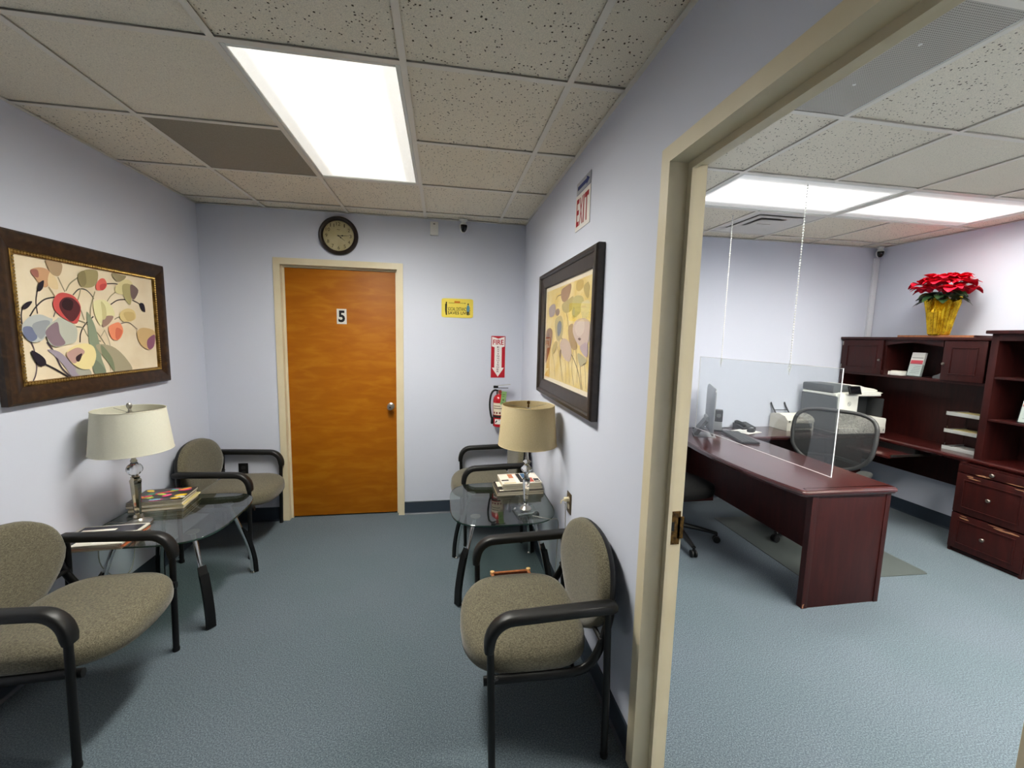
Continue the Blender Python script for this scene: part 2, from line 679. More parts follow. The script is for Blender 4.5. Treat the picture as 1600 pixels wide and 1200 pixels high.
# ------------------------------------------------------------------ ceilings
def lens_mat(name, power):
    """prismatic lens, brightest below the tubes in its middle"""
    mt = bpy.data.materials.new(name)
    mt.use_nodes = True
    nt = mt.node_tree
    b = nt.nodes['Principled BSDF']
    b.inputs['Base Color'].default_value = (0.8, 0.8, 0.78, 1)
    b.inputs['Roughness'].default_value = 0.4
    b.inputs['Emission Color'].default_value = (1.0, 0.975, 0.895, 1)
    tc = nt.nodes.new('ShaderNodeTexCoord')
    sx = nt.nodes.new('ShaderNodeSeparateXYZ')
    nt.links.new(tc.outputs['Object'], sx.inputs[0])
    prod = None
    for ax, r0, r1 in (('X', 0.08, 0.235), ('Y', 0.46, 0.585)):
        ab = nt.nodes.new('ShaderNodeMath')
        ab.operation = 'ABSOLUTE'
        nt.links.new(sx.outputs[ax], ab.inputs[0])
        mr = nt.nodes.new('ShaderNodeMapRange')
        mr.interpolation_type = 'SMOOTHSTEP'
        mr.inputs['From Min'].default_value = r0
        mr.inputs['From Max'].default_value = r1
        mr.inputs['To Min'].default_value = 1.0
        mr.inputs['To Max'].default_value = 0.19
        nt.links.new(ab.outputs[0], mr.inputs['Value'])
        if prod is None:
            prod = mr.outputs['Result']
        else:
            mu = nt.nodes.new('ShaderNodeMath')
            mu.operation = 'MINIMUM'
            nt.links.new(prod, mu.inputs[0])
            nt.links.new(mr.outputs['Result'], mu.inputs[1])
            prod = mu.outputs[0]
    cu = nt.nodes.new('ShaderNodeMath')
    cu.operation = 'POWER'
    cu.inputs[1].default_value = 2.5
    nt.links.new(prod, cu.inputs[0])
    prod = cu.outputs[0]
    pw = nt.nodes.new('ShaderNodeMath')
    pw.operation = 'MULTIPLY'
    pw.inputs[1].default_value = power
    nt.links.new(prod, pw.inputs[0])
    lw = nt.nodes.new('ShaderNodeLayerWeight')      # prismatic cut-off: intensity falls towards the horizontal
    lw.inputs['Blend'].default_value = 0.5
    cs = nt.nodes.new('ShaderNodeMath')
    cs.operation = 'SUBTRACT'
    cs.inputs[0].default_value = 1.0
    nt.links.new(lw.outputs['Facing'], cs.inputs[1])
    cp = nt.nodes.new('ShaderNodeMath')
    cp.operation = 'POWER'
    cp.inputs[1].default_value = 0.8
    nt.links.new(cs.outputs[0], cp.inputs[0])
    em = nt.nodes.new('ShaderNodeMath')
    em.operation = 'MULTIPLY'
    nt.links.new(pw.outputs[0], em.inputs[0])
    nt.links.new(cp.outputs[0], em.inputs[1])
    nt.links.new(em.outputs[0], b.inputs['Emission Strength'])
    pr = nt.nodes.new('ShaderNodeTexVoronoi')
    pr.inputs['Scale'].default_value = 180
    nt.links.new(tc.outputs['Object'], pr.inputs['Vector'])
    bp = nt.nodes.new('ShaderNodeBump')
    bp.inputs['Strength'].default_value = 0.3
    bp.inputs['Distance'].default_value = 0.002
    nt.links.new(pr.outputs['Distance'], bp.inputs['Height'])
    nt.links.new(bp.outputs['Normal'], b.inputs['Normal'])
    return mt


LENS = lens_mat('troffer_lens', LAMP)
LENSF = lens_mat('troffer_lens_office', LAMP_FAR)
LENSN = lens_mat('troffer_lens_doorway', LAMP_NEAR)
LENSD = lens_mat('troffer_lens_dim', 1.5)

GRILLE = bpy.data.materials.new('perforated_grille')
GRILLE.use_nodes = True
_nt = GRILLE.node_tree
_b = _nt.nodes['Principled BSDF']
_b.inputs['Roughness'].default_value = 0.5
_ge = _nt.nodes.new('ShaderNodeNewGeometry')
_vo = _nt.nodes.new('ShaderNodeTexVoronoi')
_vo.inputs['Scale'].default_value = 130
_vo.inputs['Randomness'].default_value = 0.0
_nt.links.new(_ge.outputs['Position'], _vo.inputs['Vector'])
_rr = _nt.nodes.new('ShaderNodeValToRGB')
_rr.color_ramp.elements[0].position = 0.36
_rr.color_ramp.elements[1].position = 0.42
_rr.color_ramp.elements[0].color = rgb((48, 46, 42))
_rr.color_ramp.elements[1].color = rgb((182, 178, 166))
_nt.links.new(_vo.outputs['Distance'], _rr.inputs['Fac'])
_nt.links.new(_rr.outputs['Color'], _b.inputs['Base Color'])


def tile_mesh(kind, material):
    """one lay-in tile, unit square, 18 mm thick with a soft edge"""
    g_ = G()
    e = 0.012
    a = [(-.5, -.5), (.5, -.5), (.5, .5), (-.5, .5)]
    g_.ring_faces([[(x * (1 - 2 * e), y * (1 - 2 * e), 0) for x, y in a], [(x, y, 0.004) for x, y in a],
                   [(x, y, 0.018) for x, y in a]])
    return g_.build(kind, material, smooth=False)


def ceiling(name, label, x0, x1, y0, y1, z, gx, gy, skip, fine):
    """suspended ceiling: slab above, every tile and tee bar a part"""
    slab = tag(G().box(x0, x1, y0, y1, z + 0.16, z + 0.2).build(name, WHITE, smooth=False), label, 'ceiling', kind='structure')
    xs, ys = [x0], [y0]
    k = math.floor((x0 - gx) / T)
    while gx + k * T < x1 - 0.02:
        if gx + k * T > x0 + 0.02:
            xs.append(gx + k * T)
        k += 1
    xs.append(x1)
    k = math.floor((y0 - gy) / T)
    while gy + k * T < y1 - 0.02:
        if gy + k * T > y0 + 0.02:
            ys.append(gy + k * T)
        k += 1
    ys.append(y1)
    proto = tile_mesh('ceiling_tile', TILE)
    proto2 = tile_mesh('ceiling_tile', TILEF)
    used = [False, False]
    bar = None
    w = 0.012
    for i in range(len(xs) - 1):
        for j in range(len(ys) - 1):
            cx, cy = (xs[i] + xs[i + 1]) / 2, (ys[j] + ys[j + 1]) / 2
            # cross tee at the far edge of each cell
            if j < len(ys) - 2 and not any(a < cx < b and c + .05 < ys[j + 1] < d - .05 for a, b, c, d, t in skip if t == 'long'):
                if bar is None:
                    bg_ = G()
                    bg_.box(-.5, .5, -w, w, 0, 0.0015)
                    bg_.box(-.5, .5, -0.003, 0.003, 0.0015, 0.03)
                    bar = bg_.build('cross_tee', TEE, slab, smooth=False)
                    b_ = bar
                else:
                    b_ = child(None, bar, 'cross_tee', slab)
                b_.location = (cx, ys[j + 1], z)
                b_.scale = (xs[i + 1] - xs[i] - 2 * w, 1, 1)
            if any(a < cx < b and c < cy < d for a, b, c, d, t in skip):
                continue
            f = 1 if fine(cx, cy) else 0
            src = (proto, proto2)[f]
            if not used[f]:
                o = src
                o.parent = slab
                used[f] = True
            else:
                o = child(None, src, 'ceiling_tile', slab)
            o.location = (cx, cy, z + 0.007 + random.uniform(0, 0.0015))
            o.rotation_euler = (random.uniform(-.002, .002), random.uniform(-.002, .002), 0)
            o.scale = (xs[i + 1] - xs[i] - 0.008, ys[j + 1] - ys[j] - 0.008, 1)
    for pi_, s in zip((proto, proto2), used):
        if not s:
            bpy.data.objects.remove(pi_)
    main = None
    for x in xs[1:-1]:
        if any(a + .05 < x < b - .05 for a, b, c, d, t in skip if t == 'wide'):
            segs, last = [], y0
            for a, b, c, d, t in sorted(skip, key=lambda q: q[2]):
                if t == 'wide' and a + .05 < x < b - .05:
                    segs.append((last, c))
                    last = d
            segs.append((last, y1))
        else:
            segs = [(y0, y1)]
        for (s0, s1) in segs:
            g_ = G()
            g_.box(x - w, x + w, s0, s1, z, z + 0.0015)
            g_.box(x - 0.003, x + 0.003, s0, s1, z + 0.0015, z + 0.035)
            g_.build('main_runner', TEE, slab, smooth=False)
    for (ax, bx_, ay, by) in ((x0, x0 + 0.02, y0, y1), (x1 - 0.02, x1, y0, y1), (x0, x1, y0, y0 + 0.02), (x0, x1, y1 - 0.02, y1)):
        G().box(ax, bx_, ay, by, z, z + 0.0015).build('wall_angle', TEE, slab, smooth=False)
    return slab


def troffer(label, cx, cy, z, along, group, lens=None):
    """2 x 4 ft recessed fluorescent light; along = 'x' or 'y' is its long side"""
    t = thing('ceiling_light', label, 'light', (cx, cy, z), 0 if along == 'y' else pi / 2, group)
    hw, hl = T / 2 - 0.013, T - 0.013
    g_ = G()
    g_.box(-hw, hw, -hl, hl, 0.09, 0.1)
    g_.box(-hw, -hw + 0.004, -hl, hl, 0.012, 0.09)
    g_.box(hw - 0.004, hw, -hl, hl, 0.012, 0.09)
    g_.box(-hw, hw, -hl, -hl + 0.004, 0.012, 0.09)
    g_.box(-hw, hw, hl - 0.004, hl, 0.012, 0.09)
    g_.build('housing', WHITEM, t, smooth=False)
    fw = 0.016
    for (a, b, c, d) in ((-hw, -hw + fw, -hl, hl), (hw - fw, hw, -hl, hl), (-hw + fw, hw - fw, -hl, -hl + fw), (-hw + fw, hw - fw, hl - fw, hl)):
        G().box(a, b, c, d, 0.0, 0.011, bev=0.002).build('door_frame', WHITEM, t)
    g_ = G().box(-hw + fw - 0.004, hw - fw + 0.004, -hl + fw - 0.004, hl - fw + 0.004, 0.006, 0.009)
    g_.build('lens', lens or LENS, t, smooth=False)
    return t


HGX, HGY = 0.4701 - 4 * T, 1.6249 - 6 * T
hx = [0.4701 - k * T for k in range(5)]              # 0.47 -0.14 -0.75 -1.36
hy = [1.6249 + k * T for k in range(4)]
ceiling('ceiling', 'suspended tile ceiling over the waiting room', XL, XR, YF, YB, ZC, 0.4701, 1.6249,
        [(hx[2], hx[1], hy[0], hy[2], 'long'), (hx[3], hx[2], hy[1], hy[2], 'grille'), (hx[2], hx[1], hy[0] - 6 * T, hy[0] - 4 * T, 'long')],
        lambda x, y: (x < hx[2] and y < hy[1]))
ogx, ogy = 1.7122, 1.6494
ox = [ogx + k * T for k in range(-1, 5)]             # 1.10 1.71 2.32 2.93 3.54 4.15
oy = [ogy + k * T for k in range(-1, 4)]             # 1.04 1.65 2.26 2.87 3.48
ceiling('ceiling_office', 'suspended tile ceiling over the office', PW, OX1, OYF, OYB, OZC, ogx, ogy,
        [(ox[1], ox[3], oy[2], oy[3], 'wide'), (ox[3], ox[5], oy[2], oy[3], 'wide'), (ox[0], ox[1], oy[0], oy[1], 'grille'),
         (ox[2], ox[3], oy[3], oy[4], 'grille'), (ox[1], ox[3], oy[2] - 3 * T, oy[3] - 3 * T, 'wide'), (ox[3], ox[5], oy[2] - 3 * T, oy[3] - 3 * T, 'wide')],
        lambda x, y: (x > ox[2] and y < oy[2]))
troffer('long fluorescent ceiling light above the waiting room chairs', (hx[1] + hx[2]) / 2, hy[1], ZC, 'y', 'ceiling lights')
troffer('fluorescent ceiling light at the near end of the waiting room', (hx[1] + hx[2]) / 2, hy[0] - 5 * T, ZC, 'y', 'ceiling lights', LENSD)
troffer('bright office ceiling light nearer the doorway', ox[2], (oy[2] + oy[3]) / 2, OZC, 'x', 'ceiling lights', LENSF)
troffer('bright office ceiling light nearer the poinsettia', ox[4], (oy[2] + oy[3]) / 2, OZC, 'x', 'ceiling lights', LENSF)
troffer('office ceiling light at the near end, above the doorway side', ox[2], (oy[2] + oy[3]) / 2 - 3 * T, OZC, 'x', 'ceiling lights', LENSN)
troffer('office ceiling light at the near end, away from the doorway', ox[4], (oy[2] + oy[3]) / 2 - 3 * T, OZC, 'x', 'ceiling lights', LENSN)

# return air panels and the supply diffuser
VENTG = mat('vent_grey', (150, 142, 126), rough=0.75, coord='World', var=(300, (136, 128, 112), 2))
t = thing('return_air_vent', 'plain dark grey air return panel beside the waiting room light', 'vent', ((hx[2] + hx[3]) / 2, (hy[1] + hy[2]) / 2, ZC))
G().box(-.292, .292, -.292, .292, 0.002, 0.01, bev=0.002).build('perforated_plate', VENTG, t)
for s in (-1, 1):
    G().box(s * .292 - .006, s * .292 + .006, -.292, .292, 0.0015, 0.016).build('edge_flange', VENTG, t)
t = thing('return_air_grille', 'perforated grey air grille just inside the office doorway', 'vent', ((ox[0] + ox[1]) / 2, (oy[0] + oy[1]) / 2, OZC))
G().box(-.292, .292, -.292, .292, 0.003, 0.008).build('perforated_plate', GRILLE, t, smooth=False)
for (a, b) in ((-.12, .1), (.12, .1), (.12, -.12), (-.12, -.12)):
    G().lathe([(.006, .001), (.006, .003)], 10, (a, b, 0)).build('screw', WHITEM, t)
for s in (-1, 1):
    G().box(s * .292 - .005, s * .292 + .005, -.292, .292, 0.0015, 0.014).build('edge_flange', WHITEM, t)
DIFF = mat('diffuser_grey', (214, 210, 202), rough=0.5)
t = thing('air_diffuser', 'stepped square air diffuser beside the office ceiling lights', 'vent', ((ox[2] + ox[3]) / 2, (oy[3] + oy[4]) / 2, OZC))
for k, (r, z0) in enumerate(((.29, .002), (.2, .006), (.11, .004))):
    g_ = G()
    q = [(-1, -1), (1, -1), (1, 1), (-1, 1)]
    ri = r - (.085 if k < 2 else .1)
    g_.ring_faces([[(r * a, r * b, z0) for a, b in q], [(ri * a, ri * b, z0 + .012) for a, b in q],
                   [(ri * a, ri * b, z0 + .016) for a, b in q], [(r * a, r * b, z0 + .004) for a, b in q]], cap0=(k == 2), cap1=(k == 2))
    g_.build('cone', DIFF, t, smooth=False)
G().box(-.29, .29, -.29, .29, .022, .027).build('back_plate', mat('diffuser_dark', (150, 148, 142), rough=.7), t, smooth=False)
G().box(-.06, .06, -.006, .006, .0, .02, bev=.002).build('damper_lever', DIFF, t)

# ------------------------------------------------------------------ back door
d = thing('door_1', 'honey wood veneer door numbered five in a cream steel frame', 'door', (0, 0, 0), kind='structure')
wx = (DX0 + DX1) / 2
dw = DX1 - DX0
lw = dw - 0.128
LY = YB + 0.042
g_ = G().box(wx - lw / 2, wx + lw / 2, LY, LY + 0.044, 0.012, DZ - 0.068, bev=0.0015)
leaf = g_.build('leaf', DOORW, d)
FY = YB - 0.012
prof = [(0.0, YB + 0.06), (0.0, FY), (0.05, FY), (0.05, YB + 0.038), (0.066, YB + 0.038), (0.066, YB + 0.1), (0.03, YB + 0.1)]
Zt = DZ
g_ = G().prism([(DX0 + a, b) for a, b in prof], 'z', 0, lambda p: Zt - (p[0] - DX0))
g_.build('door_jamb', FRAMEP, d, angle=20)
g_ = G().prism([(DX1 - a, b) for a, b in prof], 'z', 0, lambda p: Zt - (DX1 - p[0]))
g_.build('door_jamb', FRAMEP, d, angle=20)
g_ = G().prism([(b, Zt - a) for a, b in prof], 'x', lambda p: DX0 + (Zt - p[1]), lambda p: DX1 - (Zt - p[1]))
g_.build('door_head', FRAMEP, d, angle=20)
kn = G()
kn.lathe([(0.031, 0), (0.031, 0.004), (0.026, 0.008), (0.012, 0.012), (0.011, 0.03), (0.018, 0.036), (0.027, 0.045), (0.028, 0.055), (0.022, 0.064), (0.008, 0.068), (0.0005, 0.068)],
         20, (-0.437, LY, 0.967), axis='y')
knob = kn.build('knob', SATIN, d)
G().lathe([(0.006, 0), (0.006, 0.003), (0.001, 0.003)], 12, (-0.437, LY - 0.067, 0.967), axis='y').build('key_cylinder', BRASS, knob)
g_ = G().box(-0.863, -0.786, LY - 0.0012, LY, 1.662, 1.786)
st = g_.build('number_sticker', mat('sticker_silver', (206, 204, 196), rough=0.4), d, smooth=False)
g_ = G()
put_text(g_, '5', -0.851, -0.798, 1.676, 1.773, LY - 0.0018, bold=0.035)
st2 = g_.build('numeral', flat('101012'), st, smooth=False)
st2['label'] = 'black numeral 5'

# ------------------------------------------------------------------ doorway to the office
d = thing('trim_1', 'cream steel door frame of the open office doorway', 'door frame', (0, 0, 0), kind='structure')
prof = [(0.693, 0.0), (0.693, 0.05), (0.757, 0.05), (0.757, 0.072), (0.771, 0.072), (0.771, 0.05), (0.823, 0.05), (0.823, 0.0)]
jp = [(x, F1 - a) for x, a in prof]
fj = G().prism(jp, 'z', 0, lambda p: FZ - (F1 - p[1])).build('door_jamb', FRAMEP, d, angle=20)
jp = [(x, F0 + a) for x, a in prof]
G().prism(jp, 'z', 0, lambda p: FZ - (p[1] - F0)).build('door_jamb', FRAMEP, d, angle=20)
hp = [(x, FZ - a) for x, a in prof]
g_ = G().ring_faces([[(x, F0 + (FZ - z), z) for x, z in hp], [(x, F1 - (FZ - z), z) for x, z in hp]])
g_.build('door_head', FRAMEP, d, angle=20)
sy_ = F1 - 0.05
g_ = G()
g_.box(0.774, 0.816, sy_ - 0.0025, sy_, 0.885, 1.005)
g_.box(0.806, 0.829, sy_ - 0.0025, sy_, 0.905, 0.985, bev=0.001)
sp = g_.build('strike_plate', BRASS, fj, smooth=False)
G().box(0.781, 0.794, sy_ - 0.0032, sy_ - 0.0024, 0.935, 0.967).build('latch_hole', DARK, fj, smooth=False)
for z in (0.893, 0.997):
    G().lathe([(0.005, 0), (0.005, 0.0012), (0.001, 0.0016)], 12, (0.79, sy_ - 0.0025, z), axis='y').build('screw', BRASS, fj)
for z in (1.72, 1.05, 0.5, 2.02):
    G().lathe([(0.004, 0), (0.004, 0.002), (0.001, 0.003)], 8, (0.7575, F1 - 0.061, z), axis='x').build('silencer', WHITEM, fj)

# ------------------------------------------------------------------ reception chairs
def make_weave(name, c1, c2):
    mt = bpy.data.materials.new(name)
    mt.use_nodes = True
    nt = mt.node_tree
    b = nt.nodes['Principled BSDF']
    b.inputs['Roughness'].default_value = 0.95
    b.inputs['Specular IOR Level'].default_value = 0.15
    b.inputs['Sheen Weight'].default_value = 0.25
    tc = nt.nodes.new('ShaderNodeTexCoord')
    n = []
    for st_ in ((1, 0.25, 1), (0.25, 1, 1)):
        mp = nt.nodes.new('ShaderNodeMapping')
        mp.inputs['Scale'].default_value = st_
        nt.links.new(tc.outputs['Object'], mp.inputs['Vector'])
        nz = nt.nodes.new('ShaderNodeTexNoise')
        nz.inputs['Scale'].default_value = 420
        nz.inputs['Detail'].default_value = 2
        nt.links.new(mp.outputs['Vector'], nz.inputs['Vector'])
        n.append(nz)
    ad = nt.nodes.new('ShaderNodeMath')
    ad.operation = 'ADD'
    nt.links.new(n[0].outputs['Fac'], ad.inputs[0])
    nt.links.new(n[1].outputs['Fac'], ad.inputs[1])
    hf = nt.nodes.new('ShaderNodeMath')
    hf.operation = 'MULTIPLY'
    hf.inputs[1].default_value = 0.5
    nt.links.new(ad.outputs[0], hf.inputs[0])
    r = nt.nodes.new('ShaderNodeValToRGB')
    r.color_ramp.elements[0].position, r.color_ramp.elements[1].position = 0.4, 0.62
    r.color_ramp.elements[0].color, r.color_ramp.elements[1].color = rgb(c1), rgb(c2)
    nt.links.new(hf.outputs[0], r.inputs['Fac'])
    nt.links.new(r.outputs['Color'], b.inputs['Base Color'])
    bp = nt.nodes.new('ShaderNodeBump')
    bp.inputs['Strength'].default_value = 0.4
    bp.inputs['Distance'].default_value = 0.001
    nt.links.new(hf.outputs[0], bp.inputs['Height'])
    nt.links.new(bp.outputs['Normal'], b.inputs['Normal'])
    return mt


FABRIC = make_weave('olive_weave', (68, 64, 52), (114, 108, 88))
ARMP = mat('arm_pad', (15, 15, 14), rough=0.45, spec=0.4)


def make_chair(label):
    """front is -y; legs at x = +-0.285"""
    t = thing('waiting_chair', label, 'chair', group='waiting room armchairs')
    # seat cushion
    out = sup(0.270, 0.232, 3.5, 48, 0, -0.045)
    out = [(x, y - 0.035 * (1 - (x / 0.270) ** 2) if y < -0.045 else y) for x, y in out]

    def seatfn(x, y, h):
        return (x, y, h - 0.012 * max(0, (-y - 0.15) / 0.12) ** 2)
    prof = [(0.86, 0.360), (0.96, 0.364), (0.995, 0.38), (1.0, 0.400), (0.99, 0.424), (0.955, 0.437), (0.88, 0.446), (0.7, 0.452), (0.4, 0.454), (0.1, 0.454)]
    G().pillow(out, prof, seatfn).build('seat', FABRIC, t, angle=60)
    # backrest, widest in its upper half
    bo = []
    for k in range(48):
        a = 2 * pi * k / 48
        u, v = cos(a), sin(a)
        hw = 0.268 if v > 0 else 0.268 - 0.15 * (-v) ** 1.25
        bo.append((hw * math.copysign(abs(u) ** 0.85, u), 0.580 + (0.205 if v > 0 else 0.225) * math.copysign(abs(v) ** 0.85, v)))

    def backfn(x, z, h):
        y = 0.205 + 0.13 * (z - 0.40) - 0.25 * x * x
        return (x, y - h, z)
    prof = [(0.93, -0.032), (0.985, -0.024), (1.0, -0.008), (0.985, 0.012), (0.93, 0.024), (0.8, 0.031), (0.5, 0.036), (0.1, 0.037)]
    G().pillow(bo, prof[2:], backfn).build('backrest', FABRIC, t, angle=60)
    G().pillow(bo, [(0.3, -0.040), (0.8, -0.039), (0.95, -0.034), (0.99, -0.022), (1.002, -0.0085), (0.5, -0.0085)], backfn).build('back_shell', BLACK, t, angle=60)
    for s in (-1, 1):
        x = 0.285 * s
        # front leg bends over into the arm
        bend = [(x, -0.206, 0.0), (x, -0.214, 0.3), (x, -0.219, 0.5)]
        for k in range(1, 7):
            a = k / 6 * pi / 2
            bend.append((x, -0.219 + 0.075 * (1 - cos(a)), 0.515 + 0.078 * sin(a)))
        bend += [(x, 0.0, 0.599), (x, 0.215, 0.606)]
        G().tube(bend[:9], 0.0135, 10).build('leg', BLACKM, t, angle=60)
        G().tube(bend[8:], 0.012, 8).build('arm_tube', BLACKM, t, angle=60)
        G().tube([(x, 0.226, 0.0), (x, 0.222, 0.3), (x, 0.212, 0.606)], 0.0135, 10).build('leg', BLACKM, t, angle=60)
        for fy in (-0.206, 0.226):
            G().lathe([(0.015, 0), (0.016, 0.012), (0.014, 0.02)], 12, (x, fy, 0)).build('foot_cap', BLACK, t)
        pad = [(x, -0.2255, 0.49), (x, -0.2235, 0.515)]
        for k in range(1, 8):
            a = k / 7 * pi / 2
            pad.append((x, -0.2225 + 0.085 * (1 - cos(a)), 0.515 + 0.09 * sin(a)))
        pad += [(x, -0.05, 0.608), (x, 0.1, 0.613), (x, 0.225, 0.616), (x, 0.243, 0.613)]
        G().tube(pad, [0.85] + [1.0] * (len(pad) - 2) + [0.7], 14, rx=0.0195, ry=0.0275, up=(0, -1, 0), sq=0.6).build('arm_pad', ARMP, t, angle=60)
        # seat rail sweeping up to carry the back
        rail = smooth_path([(x * 0.93, -0.24, 0.357), (x * 0.93, -0.1, 0.355), (x * 0.93, 0.08, 0.352), (x * 0.93, 0.15, 0.37), (x * 0.92, 0.195, 0.43), (x * 0.88, 0.232, 0.53), (x * 0.8, 0.25, 0.6)], 4)
        G().tube(rail, 1.0 and [1.0] * len(rail), 10, rx=0.018, ry=0.0125).build('seat_rail', BLACKM, t, angle=60)
        G().tube([(x * 0.88, -0.165, 0.357), (x, -0.2165, 0.37)], 0.009, 8).build('rail_bracket', BLACKM, t)
    for y in (-0.15, 0.1):
        G().tube([(-0.27, y, 0.352), (0.27, y, 0.352)], 0.011, 8).build('cross_bar', BLACKM, t)
    G().tube([(-0.27, 0.2, 0.47), (0.27, 0.2, 0.47)], 0.009, 8).build('back_cross_bar', BLACKM, t)
    return t


chair0 = make_chair('olive fabric armchair under the poppy print, nearest the office doorway')
chair0.location = (0.390, 1.615, 0)
chair0.rotation_euler.z = -pi / 2
for loc, rz, lab in (((0.385, 3.285, 0), -pi / 2, 'olive fabric armchair below the fire extinguisher, mostly behind the beige lamp'),
                     ((-1.508, 1.855, 0), pi / 2, 'olive fabric armchair nearest the viewer under the tulip painting'),
                     ((-1.530, 3.295, 0), pi / 2, 'olive fabric armchair in the far corner beside the wooden door')):
    c = copy_tree(chair0)
    c.location = loc
    c.rotation_euler.z = rz
    c['label'] = lab

# ------------------------------------------------------------------ glass end tables
GLASS = clear_mat('table_glass', (206, 216, 210), refl=1.3, base=0.05)
EDGEG = mat('glass_edge', (40, 66, 58), rough=0.15)
TZ = 0.52


def make_table(label):
    t = thing('glass_end_table', label, 'table', group='glass end tables')
    hx_, hy_ = 0.325, 0.348
    out = sup(hx_, hy_, 3.6, 64)
    G().pillow(out, [(0.5, TZ - 0.010), (0.992, TZ - 0.010), (0.999, TZ - 0.008), (0.999, TZ - 0.002), (0.992, TZ), (0.5, TZ)]).build('glass_top', GLASS, t, angle=30)
    g_ = G()
    g_.ring_faces([[(x * 1.0006, y * 1.0006, TZ - 0.0085) for x, y in out], [(x * 1.0006, y * 1.0006, TZ - 0.0015) for x, y in out]], cap0=False, cap1=False)
    g_.build('polished_edge', EDGEG, t)
    for sx in (-1, 1):
        for sy in (-1, 1):
            def q(s, z, lx=0.0):
                # s = distance along the diagonal outwards from the fixing disc; lx = sideways
                dx, dy = sx * 0.77, sy * 0.64
                return (sx * 0.175 + dx * s - dy * lx, sy * 0.185 + dy * s + dx * lx, z)
            leg = smooth_path([q(0, TZ - 0.014), q(0.028, 0.43), q(0.060, 0.33), q(0.092, 0.22), q(0.114, 0.11), q(0.120, 0.012)], 4)
            lg = G().tube(leg, 0.0115, 12).build('leg', CHROME, t, angle=60)
            # black wooden blade along the outside of the leg
            pts = smooth_path([q(0.084, 0.315), q(0.112, 0.21), q(0.132, 0.10), q(0.137, 0.006)], 5)
            rings = []
            n = len(pts)
            for i, p in enumerate(pts):
                w = 0.021
                d0 = Vector((sx * 0.77, sy * 0.64, 0)) * 0.010
                sd = Vector((-sy * 0.64, sx * 0.77, 0)) * w
                lift = Vector((0, 0, 0.028)) if i == 0 else Vector((0, 0, 0))
                rings.append([p - d0 - sd + lift * 0.6, p - d0 + sd + lift * 0.6, p + d0 + sd - lift, p + d0 - sd - lift])
            G().ring_faces(rings).build('leg_blade', BLACKM, lg, angle=30)
            G().lathe([(0.017, 0), (0.018, 0.006), (0.012, 0.014)], 14, q(0.120, 0.0)).build('foot', CHROME, lg)
            G().lathe([(0.031, 0), (0.032, 0.004), (0.02, 0.009), (0.012, 0.010)][::-1] and [(0.012, -0.012), (0.028, -0.006), (0.031, -0.003), (0.031, 0.0)], 20, q(0.0, TZ - 0.0105)).build('fixing_disc', SATIN, lg)
    return t


tab0 = make_table('rounded glass end table with chrome and black legs under the tulip painting')
tab0.location = (-1.498, 2.56, 0)
c = copy_tree(tab0)
c.location = (0.376, 2.575, 0)
c['label'] = 'rounded glass end table with chrome and black legs under the poppy print'

# ------------------------------------------------------------------ table lamps
def shade_mat(name, c1, c2, scale):
    mt = mat(name, c1, rough=0.9, var=(scale, c2, 3, 0.35, 0.65), stretch=(1, 1, 6), bump=(scale * 1.5, 0.15, 0.001), spec=0.1)
    nt = mt.node_tree
    b = nt.nodes['Principled BSDF']
    out = nt.nodes['Material Output']
    tl = nt.nodes.new('ShaderNodeBsdfTranslucent')
    mix = nt.nodes.new('ShaderNodeMixShader')
    mix.inputs[0].default_value = 0.3
    tl.inputs['Color'].default_value = rgb(c1)
    nt.links.new(b.outputs[0], mix.inputs[1])
    nt.links.new(tl.outputs[0], mix.inputs[2])
    nt.links.new(mix.outputs[0], out.inputs['Surface'])
    return mt


SHW = shade_mat('white_linen_shade', (232, 230, 214), (222, 220, 204), 120)
SHB = shade_mat('beige_linen_shade', (214, 200, 164), (196, 180, 140), 160)
CRYSTAL = mat('crystal', (250, 252, 252), rough=0.02, trans=1.0, ior=1.5)


def shade(t, m_, rb, rt, z0, z1, seg=48):
    th = 0.0025
    G().lathe([(rb, z0), (rt, z1), (rt - th, z1), (rb - th, z0), (rb, z0)], seg, caps=False).build('lamp_shade', m_, t, angle=60)
    sh = t.children[-1]
    for (r, z) in ((rb, z0), (rt, z1)):
        g_ = G().tube([(r * cos(2 * pi * k / seg), r * sin(2 * pi * k / seg), z) for k in range(seg)], 0.0022, 6, closed=True)
        g_.build('shade_trim', m_, t)
    g_ = G()
    zs = z1 - 0.018
    for k in range(3):
        a = 2 * pi * k / 3 + 0.5
        g_.tube([(0.012 * cos(a), 0.012 * sin(a), zs), ((rt - 0.004) * cos(a), (rt - 0.004) * sin(a), zs + 0.012)], 0.0016, 6)
    g_.lathe([(0.014, -0.002), (0.014, 0.002)], 14, (0, 0, zs))
    g_.build('shade_spider', SATIN, t)


# left lamp: silvered tapered column under a crystal ball
t = thing('table_lamp', 'table lamp with a white drum shade and crystal ball on the tulip painting side', 'lamp', (-1.645, 2.482, TZ), group='table lamps')
G().lathe([(0.0605, 0.0), (0.062, 0.006), (0.060, 0.012), (0.045, 0.017), (0.030, 0.024), (0.022, 0.034)], 32).build('base', SATIN, t, angle=40)
MERC = mat('mercury_glass', (176, 168, 148), rough=0.1, metal=1.0)
G().lathe([(0.021, 0.034), (0.026, 0.042), (0.021, 0.050), (0.0155, 0.056), (0.017, 0.08), (0.024, 0.23), (0.026, 0.247), (0.024, 0.253), (0.019, 0.259), (0.021, 0.267), (0.014, 0.273)], 10).build('column', MERC, t, angle=25)
G().lathe([(0.013, 0.273)] + [(0.036 * sin(a), 0.311 - 0.036 * cos(a)) for a in [pi * k / 12 for k in range(2, 11)]] + [(0.013, 0.349)], 12).build('crystal_ball', CRYSTAL, t, angle=15)
